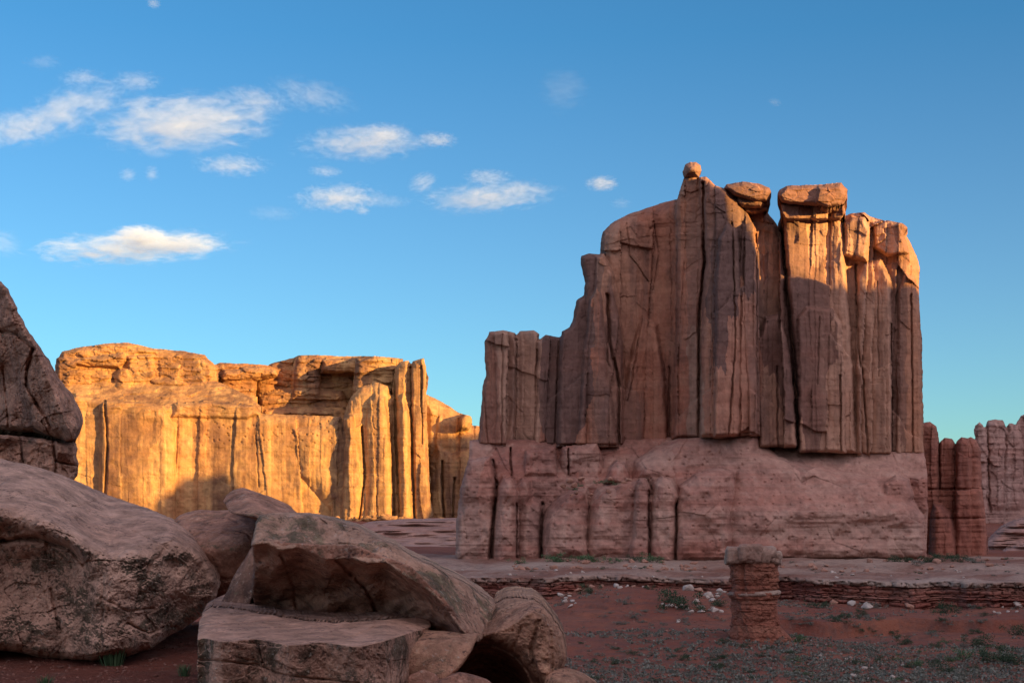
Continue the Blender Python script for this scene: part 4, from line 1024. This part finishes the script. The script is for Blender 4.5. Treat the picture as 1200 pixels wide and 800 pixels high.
# ------------------------------------------------------------------ vegetation
def leaf_mat(name, a, b):
    m = bpy.data.materials.new(name); m.use_nodes = True
    N = m.node_tree.nodes; K = m.node_tree.links
    bs = N['Principled BSDF']; bs.inputs['Roughness'].default_value = 0.8; bs.inputs['Specular IOR Level'].default_value = 0.2
    g = N.new('ShaderNodeNewGeometry'); r = N.new('ShaderNodeValToRGB')
    r.color_ramp.elements[0].color = (*a, 1); r.color_ramp.elements[1].color = (*b, 1)
    K.new(g.outputs['Random Per Island'], r.inputs[0]); K.new(r.outputs[0], bs.inputs['Base Color'])
    return m
M_SAGE = leaf_mat('sage_leaves', (0.095, 0.098, 0.08), (0.20, 0.20, 0.17))
M_JUN = leaf_mat('juniper_leaves', (0.025, 0.045, 0.025), (0.06, 0.09, 0.05))
M_GREEN = leaf_mat('green_leaves', (0.05, 0.10, 0.045), (0.10, 0.16, 0.08))
M_TWIG = leaf_mat('twigs', (0.10, 0.07, 0.05), (0.14, 0.10, 0.08))

def leaf_cloud(r, n, lumps, size, flat=0.7, blade=False):
    V = []; Fq = []
    cs = [(r.normal(size=3) * np.array([0.5, 0.5, 0.28]) + np.array([0, 0, 0.45])) for _ in range(lumps)]
    for i in range(n):
        c = cs[r.integers(lumps)]
        d = r.normal(size=3); d /= np.linalg.norm(d)
        p = c + d * r.uniform(0.12, 0.42) * np.array([1, 1, flat])
        if p[2] < 0.02: p[2] = r.uniform(0.02, 0.2)
        u = r.normal(size=3); u /= np.linalg.norm(u); w = np.cross(u, r.normal(size=3)); w /= np.linalg.norm(w)
        s = size * r.uniform(0.6, 1.4)
        k = len(V)
        V += [p - u * s, p + w * s * 0.45, p + u * s, p - w * s * 0.45]; Fq.append((k, k + 1, k + 2, k + 3))
    return np.array(V), np.array(Fq)
def stems(r, n):
    V = []; Fq = []
    for i in range(n):
        a = r.uniform(0, 6.28); b = r.uniform(0.2, 0.6); top = np.array([math.cos(a) * b, math.sin(a) * b, r.uniform(0.35, 0.75)])
        k = len(V); w = 0.03
        for h, t in ((0, 1), (1, 0.3)):
            for j in range(4):
                th = j * math.pi / 2
                V.append(top * h + np.array([math.cos(th) * w * t, math.sin(th) * w * t, 0]))
        for j in range(4): Fq.append((k + j, k + (j + 1) % 4, k + 4 + (j + 1) % 4, k + 4 + j))
    return np.array(V), np.array(Fq)
SH = {}
for key, m, n, lumps, sz in (('sage', M_SAGE, 420, 8, 0.075), ('jun', M_JUN, 900, 12, 0.06), ('green', M_GREEN, 600, 10, 0.065)):
    SH[key] = []
    for s in range(4):
        r = np.random.default_rng(500 + s)
        v, q = leaf_cloud(r, n, lumps, sz)
        a = np_mesh('foliage', v, q, m, smooth=False); v, q = stems(r, 9); b = np_mesh('stems', v, q, M_TWIG, smooth=False)
        SH[key].append((a.data, b.data)); bpy.data.objects.remove(a); bpy.data.objects.remove(b)
def shrub(kind, x, y, z, s, label, group, h=1.0, name='shrub', cat='shrub'):
    r = empty(name, (x, y, z - 0.03 * s)); r.scale = (s, s, s * h); r.rotation_euler = (0, 0, random.uniform(0, 6.3))
    tag(r, label, cat, group)
    a, b = random.choice(SH[kind])
    for nm, d in (('foliage', a), ('stems', b)):
        o = bpy.data.objects.new(nm, d); o.parent = r; COL.objects.link(o)
    return r
# shrubs that stand out in the photo: px, py of the foot, half width in px, kind
big = [
    (795, 712, 13, 'jun', 'widest dark green shrub on the valley slope left of the hoodoo'),
    (822, 716, 7, 'jun', 'dark shrub between the widest shrub and the pale boulders'),
    (843, 710, 6, 'jun', 'dark shrub touching the left side of the hoodoo'),
    (784, 706, 8, 'jun', 'dark shrub at the left end of the widest shrub'),
    (936, 752, 7, 'green', 'round green shrub on the mound just right of the hoodoo foot'),
    (912, 746, 4, 'green', 'small green shrub against the right foot of the hoodoo'),
    (1057, 707, 10, 'jun', 'dark shrub below the ledge, left of the large dark clump'),
    (1100, 708, 12, 'jun', 'large dark clump of shrub under the ledge at right'),
    (1108, 718, 9, 'jun', 'dark shrub just below the large dark clump'),
    (1130, 704, 8, 'jun', 'dark shrub right of the large dark clump under the ledge'),
    (1026, 712, 6, 'sage', 'grey shrub below the white rocks right of the hoodoo'),
    (978, 728, 5, 'jun', 'small dark shrub on the red bank right of the hoodoo'),
    (990, 725, 5, 'jun', 'second small dark shrub on the red bank right of the hoodoo'),
    (1190, 744, 8, 'jun', 'dark shrub near the right edge on the lower red slope'),
    (1146, 758, 9, 'jun', 'tall dark shrub in the lower right thicket'),
    (1165, 776, 12, 'jun', 'wide dark shrub near the bottom right corner'),
    (1190, 778, 11, 'jun', 'dark shrub in the bottom right corner'),
    (1127, 772, 9, 'green', 'green shrub left of the wide dark shrub at bottom right'),
    (1075, 780, 6, 'green', 'bright green shrub above the pale scattered rocks'),
    (1105, 788, 8, 'jun', 'dark shrub on the valley floor left of the bottom right thicket'),
    (720, 778, 5, 'jun', 'small dark shrub low on the slope right of the boulder pile'),
    (743, 724, 5, 'sage', 'grey green shrub on the open red slope beneath the ledge'),
    (731, 708, 6, 'sage', 'grey shrub right under the ledge above the open red slope'),
    (690, 690, 7, 'jun', 'dark shrub on the red bank below the ledge near the pale cluster'),
    (760, 690, 4, 'jun', 'small shrub on the layered bank between the boulder pile and hoodoo'),
    (1000, 760, 5, 'sage', 'silvery shrub in the stony strip below the hoodoo'),
    (840, 770, 6, 'sage', 'silvery shrub below and left of the hoodoo'),
    (1060, 755, 6, 'jun', 'dark shrub in the middle of the right valley floor'),
]
for px, py, hw, kind, lab in big:
    x, y, z = on_ground(px, py, 100, 316)
    shrub(kind, x, y, z, hw * y / F * 1.7, lab, None, 1.0)
for (a, b, c, d, n, s0, s1, kinds, lab, grp) in [
    (700, 850, 715, 752, 34, 2, 4, ('sage',), 'low grey green sagebrush on the open red slope left of the hoodoo', 'sagebrush on the open red slope'),
    (672, 900, 752, 800, 70, 2.5, 5.5, ('sage', 'sage', 'jun'), 'low sagebrush in the dense grey band along the lower valley floor', 'sagebrush of the lower valley'),
    (900, 1200, 752, 800, 80, 2.5, 6, ('sage', 'sage', 'jun', 'green'), 'low desert shrub on the brushy valley floor at lower right', 'shrubs of the lower right valley'),
    (920, 1200, 700, 750, 44, 2.5, 5.5, ('sage', 'jun'), 'low shrub on the red bank between ledge and valley floor at right', 'shrubs on the red bank at right'),
]:
    for i in range(n):
        x, y, z = on_ground(random.uniform(a, b), random.uniform(c, d), 100, 316)
        shrub(random.choice(kinds), x, y, z, random.uniform(s0, s1) * y / F * 1.6, lab, grp, random.uniform(0.6, 0.95))
for px, hw, Y, kind in [(608, 5, 398, 'green'), (650, 8, 398, 'green'), (660, 6, 396, 'green'), (688, 7, 398, 'green'), (697, 6, 396, 'green'), (720, 5, 392, 'green'), (755, 7, 398, 'green'), (770, 6, 398, 'green'), (741, 5, 398, 'jun'), (900, 5, 396, 'jun'),
                        (1050, 5, 392, 'jun'), (1062, 5, 390, 'jun'), (1092, 7, 388, 'jun'), (1102, 6, 386, 'jun'), (1117, 6, 390, 'jun'), (1128, 6, 380, 'jun'), (1075, 5, 378, 'sage'), (1140, 6, 375, 'sage')]:
    shrub(kind, (px - 600) / F * Y, Y, lz((px - 600) / F * Y, Y), hw * Y / F * 1.9, 'green shrub on the pale ledge at the foot of the rock walls', 'shrubs along the foot of the walls', 0.8)
for i in range(40):
    px = random.uniform(600, 1195); Y = random.uniform(326, 392); X_ = (px - 600) / F * Y
    if 845 < px < 920: continue
    shrub(random.choice(['sage', 'sage', 'jun']), X_, Y, lz(X_, Y), random.uniform(1.6, 3.4) * Y / F * 1.3, 'small dull green shrub growing on top of the pale ledge', 'shrubs on the ledge top', 0.75)
for px, py, hw in [(671, 574, 6), (679, 570, 5), (702, 566, 6), (712, 566, 7), (722, 568, 5)]:
    Y = 416.0
    shrub('green', (px - 600) / F * Y, Y, CZ + (HY - py) / F * Y, hw * Y / F, 'dark green bush in the notch half way up the tower bench', 'bushes in the bench notch', 0.8)

# uncountable low brush over the valley floor
def brush():
    r = np.random.default_rng(900)
    n = 15000
    px = r.uniform(560, 1260, n); Y = np.exp(r.uniform(math.log(120), math.log(312), n))
    X = (px - 600) / F * Y
    den = fbm2(X / 16, Y / 22, 4, 901) + 0.55 * sstep(255, 190, Y) - 0.12
    keep = den > r.uniform(-0.1, 0.55, n)
    X = X[keep]; Y = Y[keep]; Z = terrain(X, Y)
    V = []; Q = []
    for x, y, z in zip(X, Y, Z):
        s = r.uniform(0.15, 0.6)
        m = 10
        c = r.normal(size=(m, 3)) * np.array([s * 0.6, s * 0.6, s * 0.25]) + np.array([x, y, z + s * 0.3])
        u = r.normal(size=(m, 3)); u /= np.linalg.norm(u, axis=1)[:, None]
        w = np.cross(u, r.normal(size=(m, 3))); w /= np.linalg.norm(w, axis=1)[:, None]
        u *= s * 0.42; w *= s * 0.26
        k = len(V) * 4 * m
        V.append(np.stack([c - u, c + w, c + u, c - w], 1).reshape(-1, 3))
    V = np.concatenate(V)
    Q = np.arange(len(V)).reshape(-1, 4)
    o = np_mesh('ground_cover', V, Q, M_SAGE, smooth=False)
    tag(o, 'low grey green scrub sprinkled over the red valley floor', 'ground cover', kind='stuff')
brush()
def gravel():
    r = np.random.default_rng(910)
    n = 2700
    px = np.concatenate([r.uniform(660, 1260, 1800), r.uniform(-40, 240, 900)])
    Y = np.concatenate([np.exp(r.uniform(math.log(130), math.log(316), 1800)), r.uniform(13, 18.5, 900)])
    s = np.concatenate([r.uniform(0.06, 0.28, 1800), np.abs(r.normal(size=900)) * 0.009 + 0.004])
    X = (px - 600) / F * Y; Z = terrain(X, Y)
    V0, F0 = ico(1)
    k = r.uniform(0.7, 1.3, (n, len(V0), 1))
    V = V0[None] * k * s[:, None, None] * np.array([1, 1, 0.65]) + np.stack([X, Y, Z + s * 0.2], 1)[:, None, :]
    T = (F0[None] + (np.arange(n) * len(V0))[:, None, None]).reshape(-1, 3)
    o = np_mesh('gravel', V.reshape(-1, 3), None, M_GRAV, tris=T, smooth=False)
    tag(o, 'loose stones scattered over the red soil', 'gravel', kind='stuff')
gravel()
# near grass tufts
def tuft(px, py, Y, h, label, n=90):
    r = np.random.default_rng(int(px))
    x = (px - 600) / F * Y; z = gz(x, Y)
    V = []; Q = []
    for i in range(n):
        a = r.uniform(0, 6.28); b = abs(r.normal()) * h * 0.5; L = h * r.uniform(0.5, 1.1)
        base = np.array([math.cos(a) * b * 0.5, math.sin(a) * b * 0.5, 0]); tip = base + np.array([math.cos(a) * L * 0.45, math.sin(a) * L * 0.45, L])
        mid = (base + tip) / 2 + np.array([0, 0, L * 0.1]); w = np.array([-math.sin(a), math.cos(a), 0]) * h * 0.03
        k = len(V)
        V += [base - w, base + w, mid + w, mid - w, tip + w * 0.2, tip - w * 0.2]; Q += [(k, k + 1, k + 2, k + 3), (k + 3, k + 2, k + 4, k + 5)]
    o = np_mesh('grass_tuft', np.array(V), np.array(Q), M_GREEN, smooth=False)
    o.location = (x, Y, z)
    tag(o, label, 'grass tuft')
tuft(133, 762, 16.6, 0.24, 'green grass tuft growing against the foot of the largest boulder', 220)
tuft(216, 778, 15.5, 0.13, 'small green tuft on red dirt between the largest boulder and the flat block')
tuft(53, 800, 13.9, 0.13, 'dry tuft on bare dirt at the bottom left edge')

# ------------------------------------------------------------------ clouds
def cloud_mat(i, dens, sc, thr):
    m = bpy.data.materials.new('cloud_vapour'); m.use_nodes = True
    t = m.node_tree; N = t.nodes; K = t.links; N.clear()
    out = N.new('ShaderNodeOutputMaterial'); v = N.new('ShaderNodeVolumePrincipled')
    v.inputs['Color'].default_value = (0.68, 0.79, 1.0, 1); v.inputs['Anisotropy'].default_value = -0.3
    K.new(v.outputs[0], out.inputs['Volume'])
    tc = N.new('ShaderNodeTexCoord')
    ln = N.new('ShaderNodeVectorMath'); ln.operation = 'LENGTH'; K.new(tc.outputs['Object'], ln.inputs[0])
    mp = N.new('ShaderNodeMapping'); mp.inputs['Scale'].default_value = sc; mp.inputs['Location'].default_value = (i * 3.7, i * 1.3, i * 2.1)
    K.new(tc.outputs['Object'], mp.inputs[0])
    nz = N.new('ShaderNodeTexNoise'); nz.inputs['Scale'].default_value = 1.0; nz.inputs['Detail'].default_value = 7; nz.inputs['Roughness'].default_value = 0.64; nz.inputs['Distortion'].default_value = 0.7
    K.new(mp.outputs[0], nz.inputs['Vector'])
    def ma(op, a, b):
        n = N.new('ShaderNodeMath'); n.operation = op
        for k, x in enumerate((a, b)):
            if isinstance(x, (int, float)): n.inputs[k].default_value = x
            else: K.new(x, n.inputs[k])
        return n.outputs[0]
    f = ma('SUBTRACT', 1.0, ln.outputs['Value'])
    f = ma('MULTIPLY', f, 0.36)
    s = ma('ADD', nz.outputs['Fac'], f)
    s = ma('SUBTRACT', s, thr)
    s = ma('MAXIMUM', s, 0.0)
    edge = ma('MINIMUM', ma('MULTIPLY', ma('MAXIMUM', ma('SUBTRACT', 1.0, ln.outputs['Value']), 0.0), 4.0), 1.0)
    s = ma('MULTIPLY', ma('MULTIPLY', s, edge), dens)
    K.new(s, v.inputs['Density'])
    return m
def cloud(i, px, py, w, h, label, dens=1.0, thr=0.68, tilt=0.0, group='evening clouds'):
    Y = 6500.0
    k = Y / F
    bm = bmesh.new(); bmesh.ops.create_icosphere(bm, subdivisions=3, radius=1.0)
    me = bpy.data.meshes.new('cloud'); bm.to_mesh(me); bm.free()
    ax, az = w * k * 0.5, h * k * 0.5
    ay = max(az, min(ax, 300.0)) 
    me.materials.append(cloud_mat(i, dens * 0.034, (min(ax / az * 1.5, 6.5), 3.0, 4.2), thr - 0.02))
    o = bpy.data.objects.new('cloud', me)
    o.location = pt(px, py, Y); o.scale = (ax, ay, az); o.rotation_euler = (0, math.radians(tilt), 0)
    COL.objects.link(o)
    tag(o, label, 'cloud', group)
CL = [
    (215, 145, 210, 75, 'largest soft grey white cloud in the upper left sky', 0.45, 0.62, -4),
    (78, 130, 200, 44, 'long ragged cloud slanting up at the far left, beside the largest cloud', 0.35, 0.66, -22),
    (95, 92, 56, 22, 'small puff just above the slanting cloud at far left', 0.35, 0.66, -8),
    (52, 73, 50, 18, 'faint wisp at the far upper left', 0.18, 0.68, -5),
    (365, 112, 110, 34, 'thin veil of cloud trailing right from the largest cloud', 0.14, 0.64, 8),
    (155, 290, 250, 44, 'brightest long low cloud above the golden mesa', 0.8, 0.66, -3),
    (272, 194, 96, 20, 'thin bright streak of cloud below the largest cloud', 0.5, 0.66, -2),
    (150, 205, 22, 20, 'left one of the pair of tiny puffs below the largest cloud', 0.45, 0.62, -10),
    (178, 203, 18, 24, 'right one of the pair of tiny puffs below the largest cloud', 0.45, 0.62, 0),
    (425, 168, 160, 38, 'flat cloud in the middle of the sky, right of the largest cloud', 0.4, 0.64, -3),
    (512, 164, 50, 18, 'small bright cloud just off the right tip of the flat middle cloud', 0.6, 0.62, 0),
    (381, 201, 42, 13, 'small flat streak under the flat middle cloud', 0.4, 0.62, 2),
    (398, 232, 110, 30, 'wedge shaped cloud low left of the centre', 0.5, 0.64, -3),
    (495, 214, 36, 26, 'roundish puff above the long centre cloud', 0.5, 0.62, -20),
    (572, 208, 60, 20, 'small white puff right of the roundish puff', 0.4, 0.63, 0),
    (570, 232, 165, 34, 'long thin cloud at the centre of the sky left of the tower', 0.45, 0.64, -4),
    (425, 247, 18, 12, 'tiny speck of cloud right below the wedge shaped cloud', 0.6, 0.58, 0),
    (705, 215, 38, 20, 'small bright cloud nearest the left side of the tower', 0.9, 0.60, 0),
    (728, 238, 26, 16, 'faint puff under the small cloud nearest the tower', 0.18, 0.62, 0),
    (180, 4, 16, 14, 'tiny puff at the top edge of the sky', 0.6, 0.58, 0),
    (22, 150, 110, 30, 'ragged grey patch low on the slanting cloud at the far left', 0.4, 0.64, -15),
    (160, 96, 60, 22, 'small tuft between the slanting cloud and the largest cloud', 0.3, 0.64, -5),
    (300, 118, 90, 30, 'thin patch at the right end of the largest cloud', 0.25, 0.63, 6),
    (165, 278, 60, 30, 'bright domed top in the middle of the brightest low cloud', 1.3, 0.56, 0),
    (215, 286, 90, 20, 'bright right half of the brightest low cloud', 0.7, 0.58, -3),
    (450, 158, 60, 26, 'brighter lump on top of the flat middle cloud', 0.5, 0.6, 0),
    (610, 222, 70, 20, 'pale streak at the right end of the long centre cloud', 0.2, 0.62, 0),
    (455, 236, 50, 14, 'faint streak right of the wedge shaped cloud', 0.15, 0.6, 0),
    (320, 250, 60, 16, 'very faint smear of cloud left of the wedge shaped cloud', 0.08, 0.6, 0),
    (908, 120, 18, 10, 'tiny faint speck high above the flat cap rocks', 0.2, 0.58, 20),
    (4, 285, 40, 40, 'faint cloud cut by the left edge above the steep rock', 0.25, 0.64, 10),
    (660, 105, 60, 60, 'barely visible vertical wisp in the upper centre sky', 0.06, 0.6, 0),
]
for i, c in enumerate(CL):
    cloud(i, c[0], c[1], c[2] * 1.25, c[3] * 1.05, c[4], c[5], c[6], c[7])
